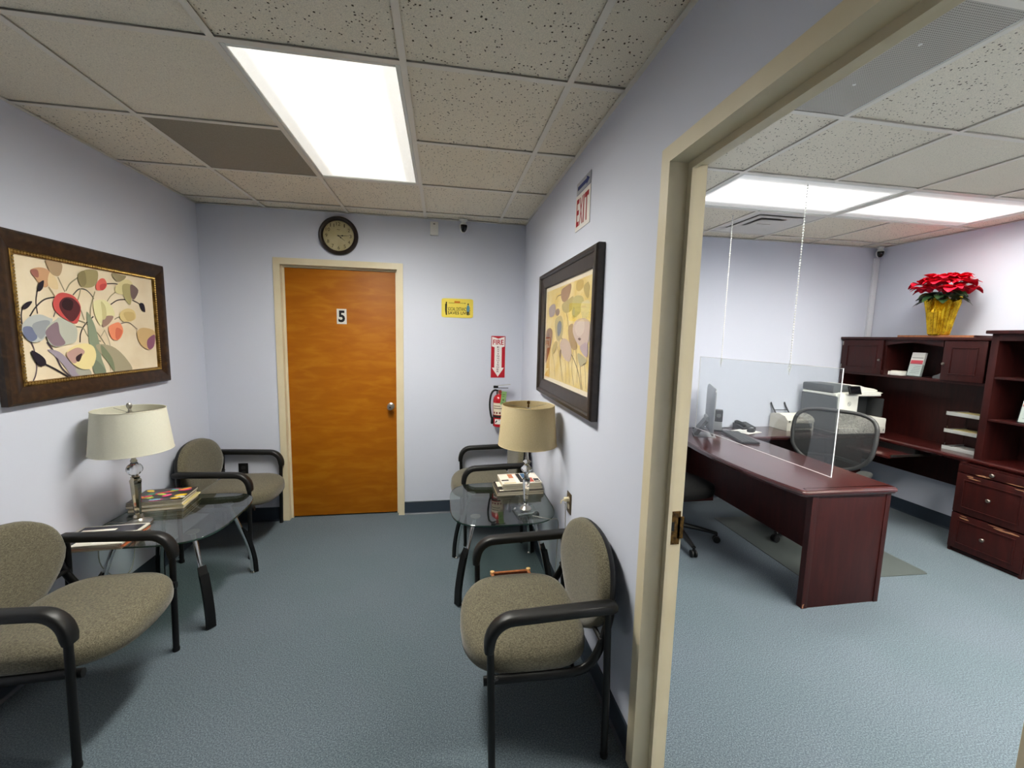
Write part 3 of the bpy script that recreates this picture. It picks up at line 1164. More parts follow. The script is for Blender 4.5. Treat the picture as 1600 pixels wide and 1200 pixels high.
G().lathe([(0.013, 0.349), (0.016, 0.357), (0.011, 0.365), (0.009, 0.38), (0.009, 0.42), (0.012, 0.43), (0.012, 0.46), (0.004, 0.46), (0.004, 0.625)], 16).build('stem', SATIN, t, angle=40)
shade(t, SHW, 0.176, 0.152, 0.416, 0.640)
G().lathe([(0.006, 0.612), (0.008, 0.63), (0.006, 0.64), (0.009, 0.645), (0.0125, 0.655), (0.0125, 0.664), (0.008, 0.672), (0.001, 0.674)], 14).build('finial', SATIN, t, angle=40)
CORD = mat('cord_clear', (150, 148, 140), rough=0.4)
cp = smooth_path([(-0.06, 0.0, 0.004), (-0.155, 0.02, 0.005), (-0.188, 0.0, -0.05), (-0.19, -0.02, -0.2), (-0.185, 0.06, -0.33), (-0.17, 0.14, -0.36), (-0.175, 0.2, -0.3), (-0.19, 0.26, -0.12)], 5)
G().tube(cp, 0.0028, 6).build('power_cord', CORD, t)

# right lamp: crystal column on a square glass block
t = thing('table_lamp', 'table lamp with a beige drum shade and faceted crystal column beside the poppy print', 'lamp', (0.508, 2.385, TZ), group='table lamps')
g_ = G()
q = [(-1, -1), (1, -1), (1, 1), (-1, 1)]
g_.ring_faces([[(a * .066, b * .066, 0.0) for a, b in q], [(a * .066, b * .066, 0.016) for a, b in q], [(a * .056, b * .056, 0.024) for a, b in q]])
rot = Matrix.Rotation(0.12, 4, 'Z')
g_.v = [tuple(rot @ Vector(p)) for p in g_.v]
g_.build('base_block', CRYSTAL, t, smooth=False)
G().lathe([(0.036, 0.0245), (0.033, 0.03), (0.02, 0.036), (0.012, 0.044)], 24).build('base_collar', SATIN, t, angle=40)
G().lathe([(0.012, 0.044), (0.020, 0.052), (0.020, 0.058), (0.012, 0.066)], 14).build('crystal_ring', CRYSTAL, t, angle=20)
G().lathe([(0.0135, 0.066), (0.0145, 0.08), (0.024, 0.205), (0.025, 0.212), (0.016, 0.220)], 8).build('column', CRYSTAL, t, angle=10)
G().lathe([(0.012, 0.22), (0.014, 0.232), (0.010, 0.24)], 14).build('column_collar', SATIN, t, angle=40)
G().lathe([(0.011, 0.24), (0.038, 0.272), (0.038, 0.276), (0.013, 0.302)], 9).build('crystal_bead', CRYSTAL, t, angle=10)
G().lathe([(0.012, 0.302), (0.027, 0.318), (0.012, 0.334)], 9).build('crystal_bead', CRYSTAL, t, angle=10)
G().lathe([(0.011, 0.334), (0.012, 0.345), (0.009, 0.35), (0.009, 0.4), (0.012, 0.41), (0.012, 0.45), (0.004, 0.46), (0.004, 0.66)], 16).build('stem', SATIN, t, angle=40)
shade(t, SHB, 0.176, 0.156, 0.430, 0.668)
G().lathe([(0.004, 0.645), (0.0055, 0.66), (0.004, 0.672), (0.0085, 0.676), (0.0085, 0.69), (0.001, 0.694)], 12).build('finial', BRASS, t, angle=40)
cp = smooth_path([(0.03, -0.062, 0.004), (0.12, -0.12, 0.004), (0.172, -0.125, -0.01), (0.178, -0.10, -0.2), (0.165, -0.12, -0.42), (0.13, -0.18, -0.5), (0.15, -0.24, -0.46), (0.180, -0.245, -0.25), (0.178, -0.24, 0.11), (0.172, -0.242, 0.15)], 5)
G().tube(cp, 0.0024, 6).build('power_cord', CORD, t)

# ------------------------------------------------------------------ magazines
def magazine(label, cx, cy, z, w, d_, th, rot, cover, art=None, group=None, pages=None):
    """lies flat; w along local x, d_ along local y, spine on -x"""
    t = thing('magazine', label, 'magazine', (cx, cy, z), rot, group)
    G().box(-w / 2 + 0.001, w / 2 - 0.003, -d_ / 2 + 0.002, d_ / 2 - 0.002, 0.0008, th - 0.0008).build('pages', pages or PAPER, t, smooth=False)
    g_ = G()
    g_.box(-w / 2, w / 2, -d_ / 2, d_ / 2, th - 0.0008, th)
    g_.box(-w / 2, w / 2, -d_ / 2, d_ / 2, 0, 0.0008)
    g_.box(-w / 2, -w / 2 + 0.0008, -d_ / 2, d_ / 2, 0.0008, th - 0.0008)
    g_.build('cover', mat('cover_' + cover, cover, rough=0.28), t, smooth=False)
    if art:
        cols = sorted({a[0] for a in art})
        g_ = G()
        for k, (c_, pts) in enumerate(art):
            zz = th + 0.0003 + 0.00012 * k
            g_.poly([((p[0] - .5) * w, (p[1] - .5) * d_, zz) for p in pts], cols.index(c_))
        g_.build('cover_print', [mat('gloss_' + c_, c_, rough=0.25) for c_ in cols], t, smooth=False)
    return t


def rect(x0, y0, x1, y1):
    return [(x0, y0), (x1, y0), (x1, y1), (x0, y1)]


def ell(cx, cy, a, b, rot=0.0, n=14):
    return [(cx + a * cos(2 * pi * k / n) * cos(rot) - b * sin(2 * pi * k / n) * sin(rot),
             cy + a * cos(2 * pi * k / n) * sin(rot) + b * sin(2 * pi * k / n) * cos(rot)) for k in range(n)]


rnd = random.Random(3)
petals = []
for k in range(22):
    c_ = ['c8283c', 'e0b828', 'd84a78', 'a8c040', 'e89030', '3c7c5c', 'c04058', 'd8d8c8', '6ca0b0'][k % 9]
    petals.append((c_, ell(rnd.uniform(.08, .92), rnd.uniform(.12, .92), rnd.uniform(.08, .13), rnd.uniform(.05, .09), rnd.uniform(0, 3))))
gl = 'magazines on the end table under the tulip painting'
# thick stack at the back (spines to the wall); bottom to top
zz = TZ + 0.0005
names = ['bottom', 'second from the bottom', 'third from the bottom', 'fourth from the bottom', 'second from the top']
# behind the lamp
for k, (th, cov, off, ro) in enumerate(((0.016, '8c7c5c', 0.0, 0.02), (0.008, 'c8b878', 0.008, -0.03), (0.016, '6c5c48', -0.006, 0.03), (0.008, '9a8a70', -0.004, 0.0))):
    magazine('brown edged magazine, %s of the tulip cover stack' % names[k], -1.680 + off, 2.760 + off * .5, zz, 0.215, 0.275, th, -pi / 2 + 0.12 + ro, cov, None, gl)
    zz += th + 0.0006
magazine('magazine with a bright tulip photo cover on top of the stack behind the lamp', -1.680, 2.757, zz, 0.215, 0.278, 0.010, -pi / 2 + 0.12, '2c2420', petals, gl)
# low spread at the front edge
zz = TZ + 0.0005
art = [('d8d4c8', rect(.02, .02, .98, .98)), ('3c3c44', rect(.05, .62, .95, .96)), ('c8502c', ell(.42, .45, .2, .16)), ('e8e4da', rect(.55, .05, .93, .35)), ('4c5870', rect(.62, .42, .9, .58)), ('f0ece0', rect(.1, .7, .6, .8)), ('202024', rect(.08, .08, .3, .2))]
for k, (th, cov, off, ro) in enumerate(((0.007, 'b8ac94', 0.0, 0.0), (0.006, 'a85c38', 0.006, 0.03), (0.008, '7c7468', -0.004, -0.02))):
    magazine('thin magazine, %s of the low pile below the tulip painting' % ['bottom', 'second from the bottom', 'third from the bottom'][k], -1.692 + off, 2.296, zz, 0.295, 0.225, th, pi + 0.06 + ro, cov, None, gl)
    zz += th + 0.0006
magazine('magazine with an orange and grey cover on top of the low front pile', -1.692, 2.298, zz, 0.30, 0.228, 0.006, 0.07, 'd0ccc0', art, gl)

gr = 'magazines on the end table under the poppy print'
zz = TZ + 0.0005
art2 = [('2c2824', rect(.02, .02, .98, .98)), ('ece6d4', rect(.06, .5, .34, .95)), ('d8d2c0', rect(.06, .12, .3, .2))]
for k, (th, cov, ar) in enumerate(((0.012, 'a89878', None), (0.013, '4c463c', art2))):
    magazine(['wide tan magazine at the very bottom of the beige lamp stack', 'wide dark magazine with a white label under the beige lamp stack'][k], 0.528, 2.770, zz, 0.325, 0.215, th, 0.03 + 0.02 * k, cov, ar, gr)
    zz += th + 0.0006
art3 = [('e8e0d0', rect(.02, .02, .98, .98)), ('c07858', rect(.24, .55, .45, .95)), ('3c3430', rect(.02, .3, .2, .42)), ('d8c8a0', rect(.05, .04, .35, .14)), ('2c2a2c', rect(.46, .1, .56, .96)), ('f4f0e6', rect(.36, .12, .44, .9)), ('4c6c8c', rect(.58, .5, .7, .96)), ('b84838', rect(.7, .1, .82, .5)), ('f4f0e8', rect(.72, .55, .95, .93)), ('2a2624', rect(.84, .08, .97, .4)), ('e8e0d0', rect(.86, .14, .95, .2)), ('e8e0d0', rect(.2, .44, .34, .52))]
for k, (th, cov, off, ro) in enumerate(((0.013, 'd8d0bc', 0.004, 0.0), (0.010, '8c8474', 0.0, 0.02), (0.010, 'c8b89c', -0.004, -0.01))):
    magazine('pale edged magazine, %s of the stack by the beige lamp' % ['bottom', 'second from the bottom', 'third from the bottom'][k], 0.545 + off, 2.795, zz, 0.275, 0.205, th, 0.05 + ro, cov, None, gr)
    zz += th + 0.0006
magazine('magazine with a busy white cover on top of the beige lamp stack', 0.543, 2.795, zz, 0.278, 0.208, 0.009, 0.05, 'e0d8c8', art3, gr)

# ------------------------------------------------------------------ bamboo rack under the right table
BAMB = mat('bamboo', (176, 112, 66), rough=0.35, var=(40, (146, 84, 46), 4))
BIND = mat('rattan_binding', (202, 160, 104), rough=0.6, bump=(300, 0.5, 0.001))
WOVEN = mat('woven_cane', (120, 66, 40), rough=0.6, var=(120, (84, 44, 28), 3), bump=(160, 0.6, 0.002))
t = thing('bamboo_magazine_rack', 'small bamboo rack on the carpet behind the near right armchair', 'rack', (0.392, 2.125, 0.0), 0.03)
hw, hd, hz = 0.105, 0.075, 0.25
for sx in (-1, 1):
    for sy in (-1, 1):
        G().tube([(sx * hw * 0.85, sy * hd * 0.8, 0.0), (sx * hw, sy * hd, hz)], 0.008, 10).build('post', BAMB, t)
        G().tube([(sx * hw - sx * 0.0, sy * hd, hz - 0.006), (sx * hw, sy * hd, hz + 0.012)], 0.0125, 10).build('corner_binding', BIND, t)
for sy in (-1, 1):
    G().tube([(-hw, sy * hd, hz), (hw, sy * hd, hz)], 0.0075, 10).build('rim_pole', BAMB, t)
    G().box(-hw * .95, hw * .95, sy * hd * .93 - .002, sy * hd * .93 + .002, 0.06, hz).build('woven_side', WOVEN, t)
for sx in (-1, 1):
    G().tube([(sx * hw, -hd, hz), (sx * hw, hd, hz)], 0.0075, 10).build('rim_pole', BAMB, t)
    G().box(sx * hw * .93 - .002, sx * hw * .93 + .002, -hd * .93, hd * .93, 0.06, hz).build('woven_end', WOVEN, t)
G().box(-hw * .9, hw * .9, -hd * .9, hd * .9, 0.055, 0.062).build('bottom_panel', WOVEN, t)
ART1_STEMS=[[11,"8a8068",[[282,747],[264,807],[247,866]]],[11,"8a8468",[[288,755],[320,825],[375,888]]],[11,"4c4a44",[[331,727],[375,785],[423,786],[457,747],[474,711]]],[11,"8c8666",[[357,679],[374,734],[387,795]]],[12,"3f3a38",[[65,521],[102,597],[154,664],[221,695]]],[10,"3a3438",[[108,545],[106,637],[120,732]]],[10,"3a3438",[[20,459],[23,536],[33,589]]],[12,"24201f",[[347,306],[358,389],[392,466],[459,547]]],[11,"7c7a62",[[332,448],[378,435],[410,359],[497,312]]],[12,"807a62",[[341,508],[405,474],[476,392],[529,280]]],[11,"403a36",[[582,871],[653,885],[712,872]]],[11,"332d2c",[[599,673],[659,722],[735,741]]],[11,"332d2c",[[790,740],[846,713],[870,689]]],[10,"948c6c",[[573,702],[604,755],[649,803]]],[10,"8c8468",[[620,528],[650,550],[688,563]]],[11,"8c8070",[[669,489],[739,502],[816,435]]],[15,"453c44",[[142,315],[177,230],[211,98],[265,2]]],[10,"5c5058",[[53,336],[67,262],[73,140],[63,59],[44,3]]],[16,"2a2528",[[116,136],[178,80],[249,6]]],[10,"b0a78c",[[531,425],[564,279],[549,15]]],[11,"8c8666",[[485,782],[445,638],[432,514]]],[10,"6c6660",[[195,525],[208,568]]],[11,"8a8468",[[389,511],[375,585],[360,628]]],[10,"a89c80",[[185,771],[203,733],[216,694]]],[10,"a89c80",[[500,360],[530,417]]]]
ART1_LEAVES=[["87927a",[[411,589],[455,485],[483,297],[489,152],[514,2],[428,5],[417,141],[407,298],[409,452]]],["a39a80",[[456,281],[577,262],[674,156],[737,2],[592,2],[569,113],[503,167]]],["7c8468",[[496,280],[571,146],[584,2],[540,99],[497,184]]],["9b919c",[[138,253],[208,229],[278,122],[330,7],[272,10],[233,96],[185,187]]],["a3a294",[[298,67],[381,66],[403,4],[329,2]]],["76806c",[[423,141],[473,105],[514,6],[428,8]]]]
ART1_FLOWERS=[["c69a74",[[92,889],[150,923],[198,902],[198,828],[170,768],[141,776],[112,829]]],["9a6458",[[92,889],[130,898],[131,840],[103,846]]],["dcc499",[[198,895],[235,836],[235,760],[181,784]]],["ac9272",[[184,992],[270,992],[272,927],[247,873],[207,884],[186,946]]],["9c9066",[[370,901],[408,954],[458,981],[515,977],[510,895],[474,826],[412,807],[378,837]]],["857a56",[[370,908],[420,957],[426,847],[388,810]]],["d8685c",[[495,846],[530,907],[564,914],[579,862],[552,810],[498,797]]],["c04c48",[[527,852],[575,869],[552,810],[525,805]]],["968a68",[[623,983],[702,982],[748,979],[715,930],[662,911]]],["d8cc98",[[652,860],[730,942],[792,930],[803,838],[738,792],[648,794]]],["aca272",[[712,888],[790,887],[773,712],[748,695],[707,787]]],["74625e",[[783,902],[850,854],[807,752],[776,781]]],["c4534f",[[198,650],[227,717],[271,738],[336,713],[371,622],[340,486],[300,483],[242,529],[204,582]]],["582a2e",[[233,634],[268,695],[324,696],[366,629],[350,553],[300,490],[249,558]]],["30191e",[[249,643],[279,690],[322,667],[306,593],[262,595]]],["ddd7a4",[[467,687],[533,712],[586,679],[620,594],[607,552],[530,545],[506,464],[476,518],[460,609]]],["9a7e70",[[530,545],[607,560],[575,492],[518,449]]],["c4bc88",[[519,694],[550,651],[551,552],[522,521],[520,600]]],["d8c288",[[667,598],[730,647],[793,628],[802,550],[739,511],[671,523]]],["c8ae74",[[697,601],[784,610],[788,540],[724,518]]],["e38b66",[[559,443],[603,486],[655,497],[680,414],[638,328],[581,337]]],["cc6c50",[[623,445],[672,413],[635,332],[610,345]]],["c9aa78",[[806,408],[867,452],[982,413],[966,271],[917,207],[841,255],[810,328]]],["86566c",[[905,328],[980,375],[965,252],[917,211],[893,254]]],["b4b8b4",[[16,452],[60,520],[117,539],[164,516],[183,497],[146,384],[103,322],[47,322],[15,381]]],["6e7690",[[19,433],[64,435],[87,356],[52,322],[19,368]]],["94999c",[[65,448],[124,492],[167,482],[136,384],[100,342]]],["b4b6a8",[[139,425],[204,505],[226,521],[299,476],[330,418],[312,314],[255,292],[190,272],[147,315]]],["86727a",[[138,411],[208,484],[218,386],[245,300],[180,280],[144,343]]],["e4d49a",[[251,227],[299,277],[370,298],[430,266],[444,171],[406,71],[345,62],[289,106],[253,168]]],["b8958c",[[251,220],[321,261],[366,222],[327,163],[290,121],[253,168]]],["38262c",[[305,180],[347,207],[326,140],[305,142]]],["221c26",[[115,738],[128,793],[155,819],[145,757],[124,726]]],["221c26",[[27,595],[49,630],[79,640],[56,592],[32,572]]],["221c26",[[850,713],[889,710],[898,626],[868,644]]],["221c26",[[46,249],[79,228],[114,178],[116,129],[82,125],[57,182]]]]
ART2_STEMS=[[11,"3a2c1c",[[441,462],[672,307],[811,169],[891,3]]],[11,"4a3820",[[852,223],[889,62],[911,7]]],[9,"7a6030",[[210,287],[273,174],[305,25]]],[9,"7a6030",[[345,364],[446,192],[517,12]]],[9,"8a6c38",[[537,266],[566,139],[581,11]]],[9,"6a5028",[[717,351],[699,166],[749,18]]],[9,"7a6030",[[113,220],[130,123],[147,27]]],[9,"8a6c38",[[626,231],[648,107],[660,19]]],[9,"7a6030",[[386,433],[417,245],[490,19]]],[9,"8a6c38",[[933,241],[956,130],[970,28]]],[9,"6a5028",[[525,833],[519,751],[566,655],[598,562]]],[9,"6a5028",[[406,914],[308,910],[265,876]]],[9,"6a5028",[[934,949],[965,893],[940,808]]],[9,"8a6c38",[[761,363],[799,227],[815,50]]]]
ART2_FLOWERS=[["c8a850",[[742,990],[846,982],[858,917],[777,891],[722,927]]],["b8a050",[[868,924],[944,944],[965,875],[949,807],[890,849]]],["a27a50",[[405,962],[509,983],[619,986],[609,904],[538,832],[448,836],[401,888]]],["b4a058",[[435,810],[586,847],[680,856],[660,740],[540,713],[449,746]]],["bcae68",[[680,846],[831,843],[883,778],[835,708],[730,657],[661,701]]],["d8c890",[[833,773],[969,787],[982,698],[937,638],[858,651]]],["a8948c",[[78,797],[190,839],[266,809],[237,716],[111,700]]],["9a8068",[[266,759],[339,776],[381,740],[340,699],[282,713]]],["b8a464",[[267,658],[410,695],[478,606],[454,467],[344,432],[284,522]]],["6e7274",[[327,589],[383,642],[438,608],[426,521],[357,477]]],["90683c",[[10,498],[95,570],[192,545],[193,428],[80,217],[11,173]]],["6a4a28",[[45,474],[95,522],[119,462],[72,413]]],["a88850",[[593,562],[687,600],[712,521],[793,384],[717,351],[633,418]]],["c4ac9c",[[689,541],[753,627],[898,640],[995,600],[998,502],[983,429],[867,388],[759,442]]],["d0bcac",[[733,560],[797,616],[899,622],[902,520],[801,482]]],["5a3424",[[802,458],[833,468],[860,456],[834,442]]],["c4aa94",[[415,389],[494,457],[621,428],[682,349],[673,256],[614,230],[498,274]]],["b09a9c",[[846,387],[964,429],[986,357],[969,300],[889,332]]],["b0a478",[[806,326],[970,282],[913,229],[852,218]]],["90703c",[[416,323],[457,336],[445,236]]],["b8a050",[[209,334],[285,419],[344,409],[301,316],[241,278]]]]

# ------------------------------------------------------------------ pictures
def ribbon(g_, pts, w, y, mi, W, H):
    P = smooth_path([(p[0] / 1000 * W, 0, p[1] / 1000 * H) for p in pts], 5)
    L_, R_ = [], []
    for i, p in enumerate(P):
        t_ = P[min(i + 1, len(P) - 1)] - P[max(i - 1, 0)]
        t_.normalize()
        n = Vector((-t_.z, 0, t_.x)) * (w / 1000 * H / 2)
        L_.append((p.x + n.x, y, p.z + n.z))
        R_.append((p.x - n.x, y, p.z - n.z))
    for i in range(len(P) - 1):
        g_.poly([L_[i], L_[i + 1], R_[i + 1], R_[i]], mi)


def print_mesh(parent, W, H, y0, stems, leaves, flowers, ground):
    cols = []
    g_ = G()

    def idx(c):
        if c not in cols:
            cols.append(c)
        return cols.index(c)
    y = y0
    for w, c, pts in stems:
        y -= 0.00008
        ribbon(g_, pts, w, y, idx(c), W, H)
    for c, pts in list(leaves) + list(flowers):
        y -= 0.00010
        lp = smooth_loop(pts, 4)
        lp = [(min(997, max(3, a)), min(997, max(3, b))) for a, b in lp]
        g_.poly([(a / 1000 * W, y, b / 1000 * H) for a, b in lp], idx(c))
    g_.v = [(v[0] - W / 2, v[1], v[2]) for v in g_.v]
    o = g_.build('painted_flowers', [flat(c) for c in cols], parent, smooth=False)
    return o


CREAM = mat('cream_canvas', (228, 214, 186), rough=0.75, var=(5, (218, 200, 168), 5), bump=(400, 0.1, 0.0006))
GOLD = mat('antique_gold', (150, 116, 56), rough=0.35, metal=0.85, var=(30, (92, 66, 28), 4))
# tulip painting on the left wall
w, h = 1.075, 0.755
t = thing('framed_painting', 'framed painting of mixed tulips in a wide walnut frame with gold beading', 'painting', (XL + 0.002, 2.603, 1.243), pi / 2)
prof = [(0, 0.0), (0, 0.026), (0.010, 0.034), (0.03, 0.036), (0.05, 0.030), (0.072, 0.022), (0.080, 0.022), (0.080, 0.0)]
mitred(t, 'frame_rail', w, h, prof, WALNUT)
prof = [(0.079, 0.0), (0.079, 0.0235), (0.083, 0.026), (0.097, 0.021), (0.099, 0.016), (0.099, 0.0)]
mitred(t, 'gilt_slip', w, h, prof, GOLD)
g_ = G()
n = 62
bx0, bx1, bz0, bz1 = -w / 2 + 0.089, w / 2 - 0.089, 0.089, h - 0.089
def bead(x, z):
    r = 0.0062
    g_.add([(x + r, -.024, z), (x, -.024, z + r), (x - r, -.024, z), (x, -.024, z - r), (x, -.024 - r, z), (x + r * .7, -.027, z + r * .7), (x - r * .7, -.027, z + r * .7), (x - r * .7, -.027, z - r * .7), (x + r * .7, -.027, z - r * .7)],
           [(0, 5, 4), (5, 1, 4), (1, 6, 4), (6, 2, 4), (2, 7, 4), (7, 3, 4), (3, 8, 4), (8, 0, 4)])
for k in range(n):
    x = bx0 + (bx1 - bx0) * k / (n - 1)
    bead(x, bz0); bead(x, bz1)
for k in range(1, 40):
    z = bz0 + (bz1 - bz0) * k / 40
    bead(bx0, z); bead(bx1, z)
o = g_.build('gold_beading', mat('bright_gold', (196, 160, 88), rough=0.3, metal=0.9), t)
o['kind'] = 'stuff'
W_, H_ = w - 0.19, h - 0.19
cv = G().box(-W_ / 2 - 0.004, W_ / 2 + 0.004, -0.012, -0.004, 0.091, h - 0.091).build('canvas', CREAM, t, smooth=False)
o = print_mesh(cv, W_, H_, -0.0125, ART1_STEMS, ART1_LEAVES, ART1_FLOWERS, None)
o.location.z = 0.095

# poppy print on the partition
w, h = 1.095, 0.802
t = thing('framed_print', 'framed golden poppy print in a dark espresso frame beside the exit sign', 'painting', (XR - 0.002, 2.325, 1.210), -pi / 2)
prof = [(0, 0.0), (0, 0.030), (0.006, 0.040), (0.022, 0.042), (0.030, 0.034), (0.032, 0.028), (0.092, 0.020), (0.096, 0.014), (0.096, 0.0)]
mitred(t, 'frame_rail', w, h, prof, ESPR)
W_, H_ = w - 0.19, h - 0.19
G().box(-W_ / 2 - 0.002, W_ / 2 + 0.002, -0.008, -0.003, 0.093, h - 0.093).build('mat_board', mat('cream_mat', (236, 222, 196), rough=0.8), t, smooth=False)
W2, H2 = W_ - 0.052, H_ - 0.05
GOLDP = mat('golden_wash', (222, 190, 96), rough=0.7, var=(7, (236, 214, 150), 4, 0.35, 0.62), spec=0.2)
pr_ = G().box(-W2 / 2, W2 / 2, -0.0088, -0.0078, 0.095 + 0.025, 0.095 + 0.025 + H2).build('print_sheet', GOLDP, t, smooth=False)
o = print_mesh(pr_, W2, H2, -0.0090, ART2_STEMS, [], ART2_FLOWERS, None)
o.location.z = 0.12
PGLASS = clear_mat('picture_glass', (250, 250, 250), refl=0.5, base=0.0)
G().box(-W_ / 2, W_ / 2, -0.0145, -0.0135, 0.096, h - 0.096).build('glazing', PGLASS, t, smooth=False)

# ------------------------------------------------------------------ signs
t = thing('exit_sign', 'white exit sign with red letters and a blue arrow strip above the poppy print', 'sign', (XR - 0.001, 2.108, 2.153), -pi / 2)
G().box(-0.110, 0.110, -0.003, 0.0, 0.0, 0.180, bev=0.0008).build('plate', mat('sign_white', (226, 222, 216), rough=0.4), t)
g_ = G()
xs_ = [-0.094, -0.044, 0.006, 0.028]
put_text(g_, 'E', -0.094, -0.052, 0.022, 0.160, -0.0036, bold=0.02)
put_text(g_, 'X', -0.047, 0.004, 0.022, 0.160, -0.0036, bold=0.02)
put_text(g_, 'I', 0.010, 0.026, 0.022, 0.160, -0.0036, bold=0.02)
put_text(g_, 'T', 0.032, 0.092, 0.022, 0.160, -0.0036, bold=0.02)
g_.build('lettering', flat('96222a'), t, smooth=False)
G().box(-0.102, 0.108, -0.003, 0.0, 0.185, 0.244, bev=0.0008).build('arrow_strip', mat('strip_grey', (150, 152, 160), rough=0.4), t)
G().poly([(-0.085, -0.0036, 0.204), (0.05, -0.0036, 0.204), (0.05, -0.0036, 0.192), (0.095, -0.0036, 0.214), (0.05, -0.0036, 0.236), (0.05, -0.0036, 0.224), (-0.085, -0.0036, 0.224)]).build('arrow', flat('2c3468'), t, smooth=False)

t = thing('social_distancing_sign', 'yellow sign reading social distancing saves lives on the back wall', 'sign', (0.127, YB - 0.001, 1.741))
g_ = G()
g_.prism([(x, z + 0.08) for x, z in sup(0.134, 0.080, 14, 48)], 'y', -0.003, 0.0)
g_.build('plate', mat('sign_yellow', (232, 210, 84), rough=0.45), t)
yy = -0.0036
g_ = G()
put_text(g_, 'SOCIAL DISTANCING', -0.082, 0.108, 0.057, 0.087, yy, bold=0.008)
put_text(g_, 'SAVES LIVES', -0.082, 0.108, 0.026, 0.052, yy, bold=0.015)
g_.build('lettering', flat('1c1608'), t, smooth=False)
g_ = G()
fig = [(-0.098, .020), (-0.088, .020), (-0.090, .07), (-0.088, .112), (-0.091, .116), (-0.087, .124), (-0.092, .132), (-0.098, .130), (-0.099, .118), (-0.104, .108), (-0.104, .06)]
g_.poly([(x, yy, z) for x, z in fig])
g_.build('side_figure', flat('20160a'), t, smooth=False)
g_ = G()
y2 = yy - 0.0004
body = [(.080, .052), (.078, .080), (.080, .098), (.086, .106), (.096, .106), (.102, .098), (.104, .080), (.100, .052)]
g_.poly([(x, y2, z) for x, z in body], 0)
legs = [(.083, .052), (.083, .022), (.089, .022), (.090, .046), (.092, .022), (.098, .022), (.098, .052)]
g_.poly([(x, y2, z) for x, z in legs], 1)
g_.poly([(.091 + .006 * cos(a), y2, .115 + .008 * sin(a)) for a in [2 * pi * k / 12 for k in range(12)]], 1)
g_.build('front_figure', [flat('5c90a8'), flat('28302c')], t, smooth=False)
g_ = G()
g_.poly([(-0.075, yy, .121), (.062, yy, .121), (.062, yy, .118), (.072, yy, .1225), (.062, yy, .127), (.062, yy, .124), (-0.075, yy, .124)], 0)
g_.poly([(-0.026, y2, .121), (.022, y2, .121), (.022, y2, .139), (-0.026, y2, .139)], 1)
g_.build('distance_arrow', [flat('30260c'), flat('c87a24')], t, smooth=False)

t = thing('fire_extinguisher_sign', 'red and white fire extinguisher arrow sign above the extinguisher', 'sign', (0.485, YB - 0.001, 1.226))
G().box(-0.062, 0.062, -0.002, 0, 0, 0.366).build('plate', flat('b41e2c'), t, smooth=False)
g_ = G()
yy = -0.0026
g_.poly([(x, yy, z) for x, z in ((-.056, .36), (-.02, .35), (0, .343), (.02, .35), (.056, .36), (.056, .275), (.032, .268), (.032, .088), (.054, .088), (0, .008), (-.054, .088), (-.032, .088), (-.032, .268), (-.056, .275))], 0)
yy -= .0005
put_text(g_, 'FIRE', -.047, .047, .290, .334, yy, 1, bold=0.02)
for k, ch in enumerate('EXTINGUISHER'):
    z = .262 - k * .0195
    put_text(g_, ch, -.003 if ch == 'I' else -.0095, .003 if ch == 'I' else .0095, z, z + .0135, yy, 2, bold=0.01)
g_.build('print', [flat('ece4e0'), flat('b41e2c'), flat('4c1c20')], t, smooth=False)

# ------------------------------------------------------------------ clock
t = thing('wall_clock', 'round wall clock with a dark bronze rim above the wooden door', 'clock', (-0.822, YB - 0.001, 2.360))
RIM = mat('bronze_rim', (48, 36, 30), rough=0.35, metal=0.3, var=(14, (30, 22, 19), 4))
G().lathe([(0.150, 0.0), (0.152, 0.012), (0.146, 0.028), (0.136, 0.036), (0.126, 0.034), (0.119, 0.024), (0.117, 0.012), (0.117, 0.0)], 56, axis='y', caps=False).build('rim', RIM, t, angle=50)
G().lathe([(0.118, 0.004), (0.118, 0.010)], 56, axis='y').build('dial', mat('aged_dial', (206, 196, 156), rough=0.6, var=(9, (188, 174, 128), 4)), t)
g_ = G()
for k in range(1, 13):
    a = pi / 2 - 2 * pi * k / 12
    cx, cz = 0.092 * cos(a), 0.092 * sin(a)
    s = str(k)
    ww = 0.008 if len(s) == 1 else 0.016
    if s == '1':
        ww = 0.004
    put_text(g_, s, cx - ww, cx + ww, cz - 0.013, cz + 0.013, -0.0106)
for k in range(60):
    a = 2 * pi * k / 60
    r0 = 0.108 if k % 5 else 0.105
    n = Vector((-sin(a), 0, cos(a))) * 0.0007
    p, q_ = Vector((r0 * cos(a), -0.0106, r0 * sin(a))), Vector((0.112 * cos(a), -0.0106, 0.112 * sin(a)))
    g_.poly([p - n, p + n, q_ + n, q_ - n])
put_text(g_, '~', -0.012, 0.012, 0.045, 0.051, -0.0106)
g_.build('numerals', flat('463c28'), t, smooth=False)


def hand(name, a, ln, w_, y):
    d_ = Vector((cos(a), 0, sin(a)))
    n = Vector((-sin(a), 0, cos(a)))
    pts = [(-.012, .3), (ln * .25, .5), (ln * .34, 1.7), (ln * .45, .5), (ln, .2)]
    L_ = [d_ * s + n * (w_ * k) for s, k in pts]
    R_ = [d_ * s - n * (w_ * k) for s, k in pts][::-1]
    loop = [(p.x, p.z) for p in L_ + R_]
    G().prism(loop, 'y', y, y - 0.0012).build(name, BLACKM, t, smooth=False)


hand('hour_hand', radians(-38), 0.062, 0.0035, -0.013)
hand('minute_hand', radians(3), 0.086, 0.0032, -0.0148)
G().lathe([(0.005, 0.0), (0.005, 0.007), (0.001, 0.008)], 14, (0, -0.010, 0), axis='y').build('hub', BLACKM, t)
G().lathe([(0.1175, 0.019), (0.1175, 0.0195)], 48, axis='y').build('glass', PGLASS, t)

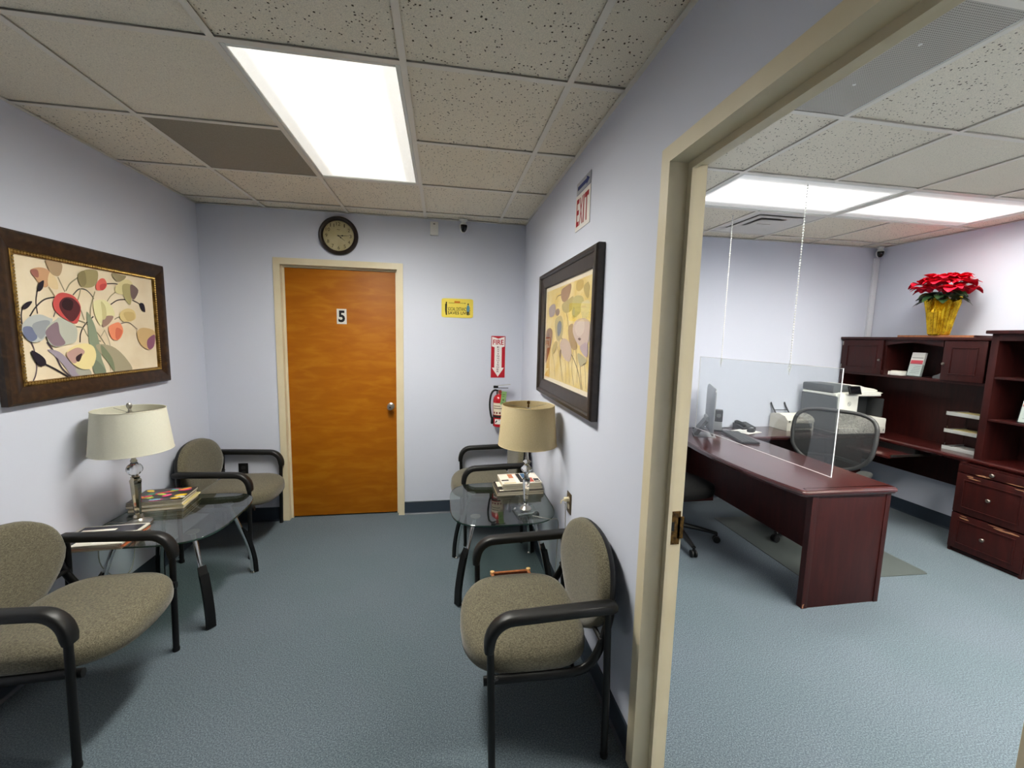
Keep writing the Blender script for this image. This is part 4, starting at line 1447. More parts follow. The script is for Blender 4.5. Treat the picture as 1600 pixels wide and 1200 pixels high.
# ------------------------------------------------------------------ small wall fittings
t = thing('motion_sensor', 'small white sensor box at the top of the back wall', 'sensor', (-0.069, YB - 0.001, 2.408))
G().box(-.033, .033, -.026, 0, 0, .108, bev=.004).build('housing', WHITE, t)
G().box(-.008, .008, -.0266, -.0258, .085, .094).build('indicator', mat('sensor_grey', (120, 120, 118)), t, smooth=False)


def dome_camera(label, loc, rz, mount):
    t_ = thing('security_camera', label, 'camera', loc, rz, 'security cameras')
    G().lathe([(.03, 0), (.032, .006), (.026, .012), (.016, .016)][::-1] and [(.016, -.03), (.026, -.012), (.034, -.004), (.034, 0)], 24).build('mount', WHITE, t_, angle=50)
    pr0 = [(0.001, -.104), (.014, -.101), (.024, -.092), (.031, -.078), (.034, -.06), (.032, -.042), (.024, -.03), (.012, -.024)]
    G().lathe(pr0, 24).build('shell', WHITE, t_, angle=60)
    g2 = G()
    rings = []
    for k in range(7):
        b_ = radians(-72 + k * 15)
        rr = .0375 * cos(b_)
        rings.append([(rr * sin(a), -rr * cos(a) - .0, -.060 + .0445 * sin(b_)) for a in [radians(-46 + 92 * i / 10) for i in range(11)]])
    g2.ring_faces(rings, closed_u=False, cap0=False, cap1=False)
    g2.build('lens_window', mat('camera_black', (12, 12, 14), rough=0.12), t_, angle=60)
    return t_


dome_camera('black and white security camera above the yellow sign in the waiting room', (0.169, YB - 0.05, ZC), 0.15, 0)
dome_camera('black and white security camera in the far corner of the office', (4.315, OYB - 0.065, OZC), -0.7, 0)
t = thing('cable_raceway', 'white plastic cable raceway down the far corner of the office', 'raceway', (4.348, OYB - 0.001, 1.668))
G().box(-.030, .030, -.022, 0, 0, OZC - .10 - 1.668, bev=.004).build('cover', mat('raceway_white', (214, 216, 222), rough=.5), t)
G().box(-.026, .026, -.006, -.0005, -.0, OZC - .10 - 1.668).build('channel', WHITE, t, smooth=False)

PLATE = mat('bronze_plate', (96, 82, 60), rough=0.35, metal=0.6)
t = thing('wall_outlet', 'bronze outlet plate with a white plug beside the near right armchair', 'outlet', (XR - 0.001, 2.137, 0.675), -pi / 2)
G().box(-.036, .036, -.005, 0, -.058, .058, bev=.002).build('plate', PLATE, t)
for s in (-1, 1):
    G().prism([(x, z + s * .02) for x, z in sup(.016, .014, 3, 20)], 'y', -.0065, -.004).build('socket', mat('ivory_socket', (216, 206, 180), rough=.4), t)
G().lathe([(.003, .0), (.003, .002)], 8, (0, -.005, 0), axis='y').build('screw', SATIN, t)
t = thing('lamp_plug', 'small cream plug pushed into the bronze outlet', 'plug', (XR - 0.0075, 2.137, 0.695), -pi / 2)
G().box(-.012, .012, -.026, 0, -.010, .010, bev=.004).build('body', mat('plug_cream', (224, 214, 180), rough=.4), t)
G().tube([(0, -.024, 0), (.004, -.04, -.004), (.006, -.046, -.02)], .003, 8).build('strain_relief', mat('plug_cream', (224, 214, 180)), t)
t = thing('wall_outlet', 'black outlet plate low on the back wall behind the corner armchair', 'outlet', (-1.611, YB - 0.001, 0.448))
G().box(-.036, .036, -.005, 0, -.058, .058, bev=.002).build('plate', BLACK, t)
for s in (-1, 1):
    G().prism([(x, z + s * .02) for x, z in sup(.016, .014, 3, 20)], 'y', -.0065, -.004).build('socket', mat('dark_socket', (36, 36, 36), rough=.4), t)
for q in (-0.0375, 0.0):
    pass

# ------------------------------------------------------------------ fire extinguisher
RED = mat('extinguisher_red', (176, 24, 34), rough=0.25, coat=0.4)
t = thing('fire_extinguisher', 'red fire extinguisher with a green tag hung on the back wall', 'extinguisher', (0.497, YB - 0.068, 0.80))
G().lathe([(0.046, 0.0), (0.056, 0.008), (0.057, 0.02), (0.057, 0.235), (0.052, 0.258), (0.038, 0.276), (0.022, 0.286), (0.019, 0.292)], 28).build('cylinder', RED, t, angle=40)
G().lathe([(0.0576, 0.085), (0.0585, 0.087), (0.0585, 0.104), (0.0576, 0.106)], 28, caps=False).build('strap', BLACK, t)


def wrap(name, z0, z1, a0, a1, r, m_):
    rows = [[(r * cos(a), r * sin(a), z) for a in [radians(a0 + (a1 - a0) * k / 10) for k in range(11)]] for z in (z0, z1)]
    return G().ring_faces(rows, closed_u=False, cap0=False, cap1=False).build(name, m_, t)


lb = wrap('instruction_label', 0.112, 0.215, 195, 330, 0.0578, mat('label_cream', (216, 206, 184), rough=.5))
for k, (a, b) in enumerate(((205, 222), (232, 248), (258, 274), (284, 300))):
    wrap('label_pictogram', 0.120, 0.138, a, b, 0.0582, flat('7a3a38'))
wrap('label_text', 0.165, 0.172, 205, 290, 0.0582, flat('6a5a50'))
wrap('label_text', 0.185, 0.192, 205, 270, 0.0582, flat('6a5a50'))
wrap('lower_label', 0.03, 0.075, 220, 320, 0.0578, flat('e6e0da'))
rows = [[(0.0583 * cos(radians(a)), 0.0583 * sin(radians(a)), z) for a, z in ((226, .036), (240, .05), (262, .066), (286, .07))],
        [(0.0583 * cos(radians(a)), 0.0583 * sin(radians(a)), z) for a, z in ((226, .050), (240, .064), (262, .073), (286, .072))]]
G().ring_faces(rows, closed_u=False, cap0=False, cap1=False).build('label_swoosh', flat('141414'), t)
G().lathe([(0.016, 0.288), (0.018, 0.296), (0.018, 0.325), (0.012, 0.33)], 18).build('valve', SATIN, t, angle=40)
G().lathe([(0.013, 0), (0.015, 0.002), (0.015, 0.010), (0.013, 0.012)], 18, (0.0, -0.018, 0.310), axis='y').build('gauge', mat('gauge_red', (150, 60, 50), rough=.3), t)
hd_ = G()
hd_.box(-.055, .075, -.011, .011, .340, .344, bev=.001)
hd_.box(-.055, -.015, -.012, .012, .344, .362, bev=.003)
mt_ = Matrix.Translation((0, 0, 0))
hd_.build('lower_handle', BLACKM, t)
g_ = G().box(0, .13, -.010, .010, 0, .004, bev=.001)
rm = Matrix.Translation((-.035, 0, .358)) @ Matrix.Rotation(radians(-6), 4, 'Y')
g_.v = [tuple(rm @ Vector(p)) for p in g_.v]
g_.build('lever', SATIN, t)
hs = smooth_path([(-.016, -.004, .318), (-.05, -.01, .322), (-.078, -.02, .285), (-.088, -.024, .2), (-.078, -.026, .11), (-.066, -.028, .07)], 5)
G().tube(hs, .0085, 10).build('hose', BLACK, t, angle=60)
G().lathe([(.010, 0), (.013, .01), (.011, .05), (.009, .06)], 12, (-.066, -.028, .03)).build('nozzle', BLACK, t, angle=40)
g_ = G().box(-.022, .022, -.0008, .0008, -.115, 0)
rm = Matrix.Translation((.034, -.052, .318)) @ Matrix.Rotation(radians(8), 4, 'Y') @ Matrix.Rotation(radians(-6), 4, 'X')
g_.v = [tuple(rm @ Vector(p)) for p in g_.v]
tg = g_.build('inspection_tag', mat('tag_green', (126, 158, 96), rough=.6), t, smooth=False)
g_ = G()
for (a, b, c_, d_) in ((-.014, .012, -.03, -.026), (-.014, .006, -.045, -.041), (-.006, .006, -.08, -.068), (-.014, .014, -.1, -.096)):
    g_.box(a, b, -.0014, -.0008, c_, d_)
g_.v = [tuple(rm @ Vector(p)) for p in g_.v]
g_.build('tag_print', flat('3c5430'), tg, smooth=False)
G().box(-.02, .02, .05, .067, .2, .30, bev=.003).build('wall_bracket', BLACKM, t)

# ------------------------------------------------------------------ office: bow-front desk
DT = 0.742                                       # desk height


def loft_top(g_, outline, z0, z1):
    """worktop with an ogee edge"""
    cx = sum(p[0] for p in outline) / len(outline)
    cy = sum(p[1] for p in outline) / len(outline)

    def ins(d_):
        out_ = []
        N = len(outline)
        for i in range(N):
            a, b, c_ = Vector(outline[i - 1]), Vector(outline[i]), Vector(outline[(i + 1) % N])
            n1 = Vector((b - a).yx); n1 = Vector((n1.x, -n1.y)).normalized()
            n2 = Vector((c_ - b).yx); n2 = Vector((n2.x, -n2.y)).normalized()
            n = (n1 + n2)
            k = n.length
            n = n / max(k, 1e-6) / max(0.35, k / 2)
            out_.append((b.x - n.x * d_, b.y - n.y * d_))
        return out_
    rings = [(0.02, z0), (0.008, z0), (0.006, z0 + 0.010), (0.0, z0 + 0.013), (0.0, z0 + 0.024), (0.004, z1 - 0.006), (0.010, z1 - 0.004), (0.012, z1), (0.05, z1)]
    g_.ring_faces([[(x, y, z) for x, y in ins(d_)] for d_, z in rings])


t = thing('office_desk', 'glossy mahogany bow front desk with its end panel facing the doorway', 'desk', (0, 0, 0))
bow = smooth_path([(2.16, 3.655, 0), (2.09, 3.36, 0), (2.035, 3.10, 0), (2.004, 2.80, 0), (1.998, 2.47, 0), (2.020, 2.21, 0), (2.058, 1.992, 0)], 5)
out = [(p.x, p.y) for p in bow] + [(2.085, 1.980), (2.695, 1.972), (2.712, 1.985), (2.762, 3.655)]
area = sum(out[i - 1][0] * out[i][1] - out[i][0] * out[i - 1][1] for i in range(len(out)))
if area < 0:
    out = out[::-1]
g_ = G()
loft_top(g_, out, DT - 0.036, DT)
g_.build('desk_top', MAHOGH, t, angle=25)
DB = DT - 0.036
ep = G().box(2.140, 2.680, 1.998, 2.036, 0.0, DB, bev=0.002).build('end_panel', MAHOG, t)
G().box(2.652, 2.684, 1.994, 1.999, 0.0, DB, bev=0.001).build('edge_strip', MAHOG, t)
G().box(2.136, 2.176, 1.994, 1.999, 0.0, DB, bev=0.001).build('edge_strip', MAHOG, t)
G().box(2.178, 2.69, 3.60, 3.64, 0.0, DB, bev=0.002).build('end_panel', MAHOG, t)
G().box(2.385, 2.403, 2.036, 3.60, 0.235, DB, bev=0.001).build('modesty_panel', MAHOG, t)
G().box(2.16, 2.66, 2.036, 3.60, DB - 0.05, DB - 0.001).build('apron', MAHOG, t, smooth=False)
g_ = G()
g_.poly([(2.140, 0, 0.004), (2.151, 0, 0.004), (2.149, 0, 0.018), (2.155, 0, 0.03), (2.143, 0, 0.026)])
g_.v = [(v[0], 1.9935, v[2]) for v in g_.v]
g_.build('chipped_corner', WORN, t, smooth=False)

# ------------------------------------------------------------------ bridge and credenza
t = thing('bridge_desk', 'mahogany bridge desk along the office back wall under the printer', 'desk', (0, 0, 0))
g_ = G()
loft_top(g_, [(2.764, 3.225), (3.985, 3.225), (3.985, 3.655), (2.766, 3.655)], DT - 0.032, DT - 0.001)
g_.build('worktop', MAHOGH, t, angle=25)
G().box(2.78, 3.97, 3.61, 3.63, 0.28, DT - 0.032).build('modesty_panel', MAHOG, t, smooth=False)
G().box(3.95, 3.975, 3.25, 3.64, 0.0, DT - 0.032, bev=.001).build('side_panel', MAHOG, t)

t = thing('credenza', 'mahogany credenza with a worn drawer pedestal along the office right wall', 'credenza', (0, 0, 0))
g_ = G()
loft_top(g_, [(3.992, 1.0), (4.380, 1.0), (4.380, 3.655), (3.992, 3.655)], DT - 0.034, DT)
g_.build('worktop', MAHOGH, t, angle=25)
CB = DT - 0.034
G().box(4.335, 4.352, 2.49, 3.655, 0.41, CB).build('modesty_panel', MAHOG, t, smooth=False)
G().box(3.975, 4.375, 1.012, 1.032, 0.0, CB, bev=.001).build('end_panel', MAHOG, t)
# drawer pedestal, front faces -x
g_ = G()
g_.box(3.952, 4.375, 2.472, 2.490, 0.0, CB)
g_.box(3.952, 4.375, 2.062, 2.080, 0.0, CB)
g_.box(4.355, 4.375, 2.080, 2.472, 0.0, CB)
g_.box(3.962, 4.355, 2.080, 2.472, 0.0, 0.02)
g_.box(3.952, 3.966, 2.080, 2.472, CB - 0.012, CB)
ped = g_.build('pedestal_case', MAHOG, t, smooth=False)
KNOB = mat('dark_knob', (120, 112, 104), rough=0.3, metal=0.8)
for k, (z0, z1) in enumerate(((0.636, 0.694), (0.322, 0.628), (0.035, 0.312))):
    dr = G().box(3.938, 3.953, 2.066, 2.486, z0, z1, bev=0.003).build('drawer_front', MAHOG, t)
    if k:
        g_ = G()
        y0, y1, a, b = 2.066 + 0.045, 2.486 - 0.045, z0 + 0.045, z1 - 0.045
        for (p, q_, r_, s_) in ((y0, y1, a, a + 0.008), (y0, y1, b - 0.008, b), (y0, y0 + 0.008, a + 0.008, b - 0.008), (y1 - 0.008, y1, a + 0.008, b - 0.008)):
            g_.box(3.9325, 3.9385, p, q_, r_, s_, bev=0.002)
        g_.build('panel_moulding', MAHOG, dr)
    zc = (z0 + z1) / 2
    g_ = G().lathe([(0.006, 0), (0.006, 0.010), (0.013, 0.016), (0.014, 0.022), (0.010, 0.027), (0.001, 0.028)], 14, (0, 0, 0), axis='z')
    g_.v = [(3.938 - p[2], 2.276 + p[0], zc + p[1] + 0.004) for p in g_.v]
    g_.build('knob', KNOB, dr)
    # bare wood showing where the edges are worn
    rr = random.Random(k + 5)
    for _ in range((2, 3, 5)[k]):
        yc = rr.uniform(2.1, 2.46)
        ze = z1 - rr.uniform(0.003, 0.03) if k else z0 + 0.006
        L_ = rr.uniform(0.02, 0.09) * (1 if k else .8)
        hh = rr.uniform(0.003, 0.008)
        pts = [(yc + L_ * c_ * (0.5 + 0.5 * rr.random()), ze + hh * s_ * (0.5 + 0.6 * rr.random())) for c_, s_ in [(cos(2 * pi * i / 9), sin(2 * pi * i / 9)) for i in range(9)]]
        g_ = G().poly([(3.9375 - 0.0003 * _ - .0004, y_, z_) for y_, z_ in pts])
        wm = g_.build('worn_patch', WORN, dr, smooth=False)
        wm['label'] = 'bare brown wood where the finish is worn away'
# pull-out keyboard tray
g_ = G()
g_.box(3.70, 4.02, 2.815, 3.18, 0.640, 0.658, bev=0.006)
g_.build('keyboard_tray', MAHOGH, t)
G().box(3.72, 4.3, 2.80, 2.812, 0.655, 0.672).build('tray_slide', SATIN, t, smooth=False)
G().box(3.99, 4.05, 2.83, 3.16, 0.658, CB - .001).build('tray_bracket', BLACKM, t, smooth=False)

# hutch over the credenza: x 4.06 .. 4.372, front faces -x
HX, HB = 4.062, 4.374
t = thing('credenza_hutch', 'mahogany hutch with two panelled doors and an arched cubby', 'hutch', (0, 0, 0))
G().box(HX, HB, 3.632, 3.652, DT, 1.640).build('side_panel', MAHOG, t, smooth=False)
G().box(HX, HB, 2.464, 2.482, DT, 1.640).build('side_panel', MAHOG, t, smooth=False)
G().box(HB - 0.012, HB, 2.482, 3.632, DT, 1.640).build('back_panel', MAHOG, t, smooth=False)
G().box(HX, HB - .012, 2.482, 3.632, 1.296, 1.318, bev=.002).build('shelf', MAHOG, t)
G().box(4.036, 4.379, 2.455, 3.656, 1.640, 1.664, bev=.006).build('top_slab', MAHOG, t)
for y in (3.228, 2.768):
    G().box(HX + 0.004, HB - .012, y - .009, y + .009, 1.318, 1.640).build('divider', MAHOG, t, smooth=False)
# arched rail over the middle opening
arc = [(3.237 - (3.237 - 2.777) * k / 16, 1.585 + 0.03 * sin(pi * k / 16)) for k in range(17)]
G().prism(arc + [(2.777, 1.640), (3.237, 1.640)], 'x', HX - 0.002, HX + 0.016).build('arched_rail', MAHOG, t, smooth=False)
for (y0, y1, hinge, kn_y) in ((3.237, 3.628, 1, 3.252), (2.486, 2.760, 0, 2.745)):
    dr = G().box(HX - 0.018, HX - 0.001, y0, y1, 1.318, 1.636, bev=.002).build('door', MAHOG, t)
    g_ = G()
    a, b, c_, d_ = y0 + .05, y1 - .05, 1.318 + .05, 1.636 - .05
    for (p, q_, r_, s_) in ((a, b, c_, c_ + .008), (a, b, d_ - .008, d_), (a, a + .008, c_ + .008, d_ - .008), (b - .008, b, c_ + .008, d_ - .008)):
        g_.box(HX - .0235, HX - .0175, p, q_, r_, s_, bev=.002)
    g_.build('panel_moulding', MAHOG, dr)
    g_ = G().lathe([(.005, 0), (.005, .008), (.010, .012), (.011, .018), (.001, .022)], 12)
    g_.v = [(HX - .018 - p[2], kn_y + p[0], 1.45 + p[1]) for p in g_.v]
    g_.build('knob', KNOB, dr)
    if hinge:
        for z in (1.37, 1.60):
            G().box(HX - .0215, HX - .012, y1 - .004, y1 + .004, z - .02, z + .02, bev=.002).build('hinge', SATIN, dr)

# tall open bookcase hutch nearer the viewer
t = thing('bookcase_hutch', 'taller open mahogany hutch with shelves at the right edge', 'hutch', (0, 0, 0))
BX = 4.010
G().box(BX, HB, 2.405, 2.448, DT, 1.690, bev=.002).build('side_panel', MAHOG, t)
G().box(BX, HB, 1.28, 1.31, DT, 1.690, bev=.002).build('side_panel', MAHOG, t)
G().box(HB - .012, HB, 1.31, 2.405, DT, 1.690).build('back_panel', MAHOG, t, smooth=False)
G().box(3.975, 4.379, 1.25, 2.470, 1.690, 1.716, bev=.006).build('top_slab', MAHOG, t)
G().box(BX - .004, BX + .012, 1.31, 2.405, 1.64, 1.69, bev=.002).build('top_rail', MAHOG, t)
for z in (1.360, 1.045):
    G().box(BX + .004, HB - .012, 1.31, 2.405, z, z + .016, bev=.002).build('shelf', MAHOG, t)

# ------------------------------------------------------------------ printed cards, brochures, trays
CLEAR = clear_mat('clear_acrylic', (238, 242, 242), refl=1.2, base=0.03)
PAPERW = mat('white_card', (232, 230, 224), rough=0.6)


def brochures(label, x, y, z, rz, h=0.215):
    """clear holder with a stack of leaflets, front faces -x"""
    t_ = thing('brochure_holder', label, 'holder', (x, y, z), rz, 'brochure holders')
    lean = Matrix.Rotation(radians(10), 4, 'Y')
    g2 = G().box(-.004, .018, -.052, .052, .006, h)
    g2.v = [tuple(lean @ Vector(p)) for p in g2.v]
    lf = g2.build('leaflet_stack', PAPERW, t_, smooth=False)
    g2 = G()
    g2.box(-.0046, -.0041, -.048, .048, h * .52, h * .68, mi=0)
    g2.box(-.0046, -.0041, -.044, .044, h * .76, h * .8, mi=1)
    for k in range(5):
        g2.box(-.0046, -.0041, -.042, .01 + .006 * k, h * (.42 - .07 * k), h * (.44 - .07 * k), mi=1)
    g2.v = [tuple(lean @ Vector(p)) for p in g2.v]
    g2.build('leaflet_print', [flat('c8505c'), flat('b0aca8')], lf, smooth=False)
    g2 = G()
    g2.box(-.009, -.007, -.055, .055, .002, h * .55)
    g2.box(.020, .022, -.055, .055, .002, h * 1.0)
    g2.box(-.007, .020, -.055, -.053, .002, h * .5)
    g2.box(-.007, .020, .053, .055, .002, h * .5)
    g2.v = [tuple(lean @ Vector(p)) for p in g2.v]
    g2.box(-.012, .055, -.055, .055, 0, .002)
    g2.build('clear_holder', CLEAR, t_, smooth=False)


brochures('clear holder of white and red leaflets in the arched cubby', 4.14, 3.028, 1.318, 0)
brochures('clear holder of white and red leaflets on the open shelf at the right edge', 4.06, 2.215, 1.061, 0, 0.23)
for k, (y, w_, h_, lab) in enumerate(((3.255, .088, .034, 'low white card box in the arched cubby next to the left door'), (3.150, .10, .040, 'low white card box in the arched cubby beside the leaflet holder'))):
    t = thing('card_box', lab, 'box', (4.14, y, 1.318), 0, 'card boxes in the cubby')
    G().box(-.03, .03, -w_ / 2, w_ / 2, 0, h_ * .75, bev=.002).build('tray', PAPERW, t)
    G().box(-.028, .03, -w_ / 2 + .003, w_ / 2 - .003, h_ * .75, h_, bev=.001).build('card_stack', mat('card_cream', (224, 220, 208), rough=.7), t)
t = thing('tape_dispenser', 'small grey tape dispenser at the right end of the arched cubby', 'dispenser', (4.16, 2.835, 1.318))
GREYP = mat('grey_plastic', (86, 88, 90), rough=.4)
G().prism([(-.05, 0), (.05, 0), (.045, .02), (.02, .03), (-.02, .055), (-.045, .03)], 'x', -.018, .018).build('body', GREYP, t, smooth=False)
g_ = G().lathe([(.012, -.008), (.024, -.008), (.024, .008), (.012, .008)], 18, axis='x')
g_.v = [(p[0], p[1] - .018, p[2] + .042) for p in g_.v]
g_.build('tape_roll', CLEAR, t)

FROST = mat('tray_acrylic', (214, 216, 214), rough=.25, trans=.5)
for k, (z, lab) in enumerate(((0.0, 'lowest'), (0.142, 'middle'), (0.286, 'top'))):
    t = thing('letter_tray', '%s clear letter tray of the three stacked beside the bookcase hutch' % lab, 'tray', (4.13, 2.605, DT + z + .0005), 0, 'letter trays on the credenza')
    g_ = G()
    g_.box(0, .23, -.135, .135, 0, .003)
    g_.box(0, .003, -.135, .135, .003, .030, bev=.001)
    g_.box(0, .23, -.135, -.132, .003, .026)
    g_.box(0, .23, .132, .135, .003, .026)
    g_.build('tray', FROST, t, smooth=False)
    if k:
        g_ = G()
        for (x, y) in ((.02, -.130), (.02, .130), (.215, -.130), (.215, .130)):
            hgt = (.142, .144)[k - 1]
            g_.box(x - .006, x + .006, y - .002, y + .002, -hgt + .027, 0)
        g_.build('riser', CLEAR, t, smooth=False)
    G().box(.006, .225, -.128, .128, .004, .012 + .006 * (k > 0)).build('paper_stack', mat('paper_cream', (232, 216, 150), rough=.8) if k else PAPERW, t, smooth=False)

# ------------------------------------------------------------------ poinsettia
FOIL = mat('gold_foil', (212, 176, 38), rough=0.22, metal=0.75, var=(18, (164, 124, 20), 3), bump=(22, 0.6, 0.01))
LEAFR = mat('poinsettia_red', (226, 22, 50), rough=0.6, var=(14, (204, 12, 40), 3), spec=.2)
LEAFG = mat('poinsettia_green', (38, 66, 32), rough=0.45, var=(14, (28, 50, 26), 3))
t = thing('poinsettia', 'red poinsettia in a gold foil wrapped pot on the hutch', 'plant', (4.145, 2.885, 1.6825), 0.3)
rp = random.Random(11)
g_ = G()
N = 40
rings = []
for i, (r, z) in enumerate(((0.060, 0.0), (0.066, 0.01), (0.076, 0.10), (0.086, 0.19), (0.092, 0.235), (0.100, 0.295))):
    rings.append([((r + (0.004 * i) * (1 if k % 2 else -1) * rp.uniform(.3, 1)) * cos(2 * pi * k / N), (r + 0.003 * i * (1 if k % 2 else -1)) * sin(2 * pi * k / N), z + (rp.uniform(-.03, .035) if i == 5 else 0)) for k in range(N)])
g_.ring_faces(rings, cap1=False)
g_.build('foil_wrap', FOIL, t, smooth=False)
G().lathe([(0.056, 0.004), (0.070, 0.17), (0.066, 0.17), (0.001, 0.165)], 24).build('pot', mat('pot_soil', (60, 44, 30), rough=.9), t)


def leaf(name, m_, base, az, elev, ln, wd, droop, fold=.25):
    """pointed bract: two rows of quads bent along its length"""
    n = 5
    Ls, Cs, Rs = [], [], []
    d_ = Vector((cos(az), sin(az), 0))
    s_ = Vector((-sin(az), cos(az), 0))
    for i in range(n + 1):
        u = i / n
        wv = wd * sin(pi * min(1, u * 0.92 + 0.04)) ** 0.8 * (1 - .35 * u) * .62
        e = elev - droop * u
        p = Vector(base) + d_ * (ln * u * cos(elev - droop * u * .5)) + Vector((0, 0, ln * u * sin(elev - droop * u * .5)))
        Cs.append(p)
        up_ = Vector((0, 0, fold * wv))
        Ls.append(p + s_ * wv + up_)
        Rs.append(p - s_ * wv + up_)
    g2 = G()
    for i in range(n):
        g2.poly([Ls[i], Cs[i], Cs[i + 1], Ls[i + 1]])
        g2.poly([Cs[i], Rs[i], Rs[i + 1], Cs[i + 1]])
    o_ = g2.build(name, m_, t, angle=50)
    return o_


for k in range(9):
    a = 2 * pi * k / 9 + .2
    rr = .06 + .02 * (k % 2)
    G().tube(smooth_path([(0.03 * cos(a), 0.03 * sin(a), .16), (rr * .8 * cos(a), rr * .8 * sin(a), .26), (rr * 1.4 * cos(a), rr * 1.4 * sin(a), .345)], 3), .004, 6).build('stem', LEAFG, t)
for k in range(22):
    a = 2 * pi * k / 22 + rp.uniform(-.12, .12)
    leaf('leaf', LEAFG, (.05 * cos(a), .05 * sin(a), rp.uniform(.28, .37)), a, radians(rp.uniform(-8, 22)), rp.uniform(.11, .16), rp.uniform(.07, .09), radians(rp.uniform(30, 75)))
heads = [(0, 0, .485)] + [(.085 * cos(a), .085 * sin(a), .455 + .02 * (i % 2)) for i, a in enumerate([2 * pi * k / 6 + .3 for k in range(6)])] + \
        [(.142 * cos(a), .142 * sin(a), .375 + .05 * (i % 2)) for i, a in enumerate([2 * pi * k / 10 for k in range(10)])]
for (hx_, hy_, hz_) in heads:
    for k in range(8):
        a = 2 * pi * k / 8 + rp.uniform(-.3, .3)
        leaf('bract', LEAFR, (hx_, hy_, hz_ + rp.uniform(0, .015)), a, radians(rp.uniform(5, 34)), rp.uniform(.07, .10), rp.uniform(.075, .105), radians(rp.uniform(30, 80)))
t = thing('wooden_board', 'thin wooden board under the poinsettia on top of the hutch', 'board', (4.2, 2.885, 1.6645))
G().box(-.10, .12, -.27, .285, 0.0, .018, bev=.002).build('panel', make_wood('board_wood', (120, 72, 44), (140, 88, 56), (158, 104, 70), (1, 4, 1), 6, .5), t)
G().box(-.10, .12, -.282, -.272, 0, .017, bev=.002).build('end_strip', MAHOG, t)

# ------------------------------------------------------------------ printer
PWH = mat('printer_white', (226, 226, 218), rough=.45)
PGR = mat('printer_grey', (84, 88, 90), rough=.5)
t = thing('office_printer', 'large white and grey multifunction printer in the office corner', 'printer', (3.59, 3.205, DT))
# local: x 0..0.53 along the front, y 0..0.40 depth, z 0..0.467
G().box(.0, .018, .02, .40, .03, .362, bev=.006).build('side_cover', PGR, t)
G().box(.018, .215, .0, .40, .075, .395, bev=.008).build('front_column', PWH, t)
G().box(.215, .53, .16, .40, .16, .345, bev=.008).build('output_cavity', mat('printer_dark', (44, 46, 48), rough=.5), t)
G().box(.505, .53, .02, .17, .17, .345, bev=.01).build('cavity_side', mat('printer_dark', (44, 46, 48)), t)
g_ = G()
g_.box(.018, .53, -.02, .40, .022, .075, bev=.006)
g_.box(.215, .53, -.02, .40, .075, .165, bev=.012)
g_.build('paper_drawer_body', PWH, t)
G().box(.23, .525, -.0215, -.0195, .03, .085, bev=.001).build('paper_drawer', mat('printer_seam', (206, 206, 198), rough=.5), t)
G().box(.50, .508, -.0225, -.0205, .045, .065).build('level_window', PGR, t, smooth=False)
G().box(.03, .50, .02, .38, .0, .022).build('foot_base', PGR, t, smooth=False)
G().box(-.002, .50, .03, .395, .366, .390, bev=.008).build('scanner_bed', PWH, t)
G().box(-.004, .20, .06, .398, .390, .467, bev=.018).build('document_feeder', PGR, t)
g_ = G().prism([(.20, .392), (.20, .462), (.30, .462), (.34, .45), (.46, .432), (.50, .418), (.50, .408), (.2, .392)], 'y', .07, .38)
g_.build('feeder_tray', PWH, t, smooth=False)
g_ = G().prism([(.05, .388), (.05, .40), (.50, .404), (.53, .396), (.50, .388)], 'y', .04, .39)
g_.build('scanner_lid', PWH, t, smooth=False)
g_ = G().box(-.062, .062, -.008, .008, -.038, .038, bev=.004)
rm = Matrix.Translation((.135, -.022, .43)) @ Matrix.Rotation(radians(-18), 4, 'X')
g_.v = [tuple(rm @ Vector(p)) for p in g_.v]
cp_ = g_.build('touch_panel', BLACK, t)
g_ = G().box(-.052, .052, -.0092, -.0078, -.029, .029)
g_.v = [tuple(rm @ Vector(p)) for p in g_.v]
g_.build('screen', mat('panel_screen', (16, 17, 20), rough=.08), cp_, smooth=False)
# round two letter logo
g_ = G()
n_ = 30
lx, lz = .118, .30
for k in range(n_):
    a0, a1 = 2 * pi * k / n_, 2 * pi * (k + 1) / n_
    g_.poly([(lx + r_ * cos(a_), -.0012, lz + r_ * sin(a_)) for r_, a_ in ((.019, a0), (.019, a1), (.0165, a1), (.0165, a0))])
put_text(g_, 'h', lx - .010, lx - .001, lz - .006, lz + .016, -.0012, bold=.0)
put_text(g_, 'p', lx + .001, lx + .010, lz - .016, lz + .006, -.0012, bold=.0)
o = g_.build('logo', flat('26282a'), t, smooth=False)
o['label'] = 'round hp logo'

# ------------------------------------------------------------------ document scanner
BEI = mat('scanner_beige', (222, 218, 204), rough=.5)
t = thing('document_scanner', 'beige sheet feed scanner with dark raised paper guides left of the printer', 'scanner', (3.285, 3.425, DT), 0)
g_ = G().prism([(0, 0), (.0, .10), (.03, .135), (.10, .15), (.215, .135), (.22, .0)], 'x', 0.0, .295)
bd = g_.build('body', BEI, t, smooth=False)
G().prism([(-.004, .085), (-.004, .105), (.028, .140), (.10, .156), (.19, .145), (.19, .12), (.1, .10)], 'x', -.004, .30).build('top_cover', mat('scanner_lid', (230, 226, 214), rough=.45), t, smooth=False)
G().box(.05, .27, -.012, .004, .03, .075, bev=.004).build('output_slot', GREYP, t)
G().box(.07, .25, -.02, .02, .0, .012, bev=.003).build('output_stop', BLACK, t)
G().box(.012, .03, -.0055, -.003, .088, .098).build('power_button', BLACK, t, smooth=False)
for x in (.045, .20):
    G().tube([(x, .19, .13), (x - .02, .222, .20), (x - .04, .226, .245)], .011, 8, rx=.006, ry=.012).build('paper_guide', BLACK, t)
G().tube([(.03, .212, .17), (.185, .212, .17)], .004, 8).build('guide_bar', BLACK, t)

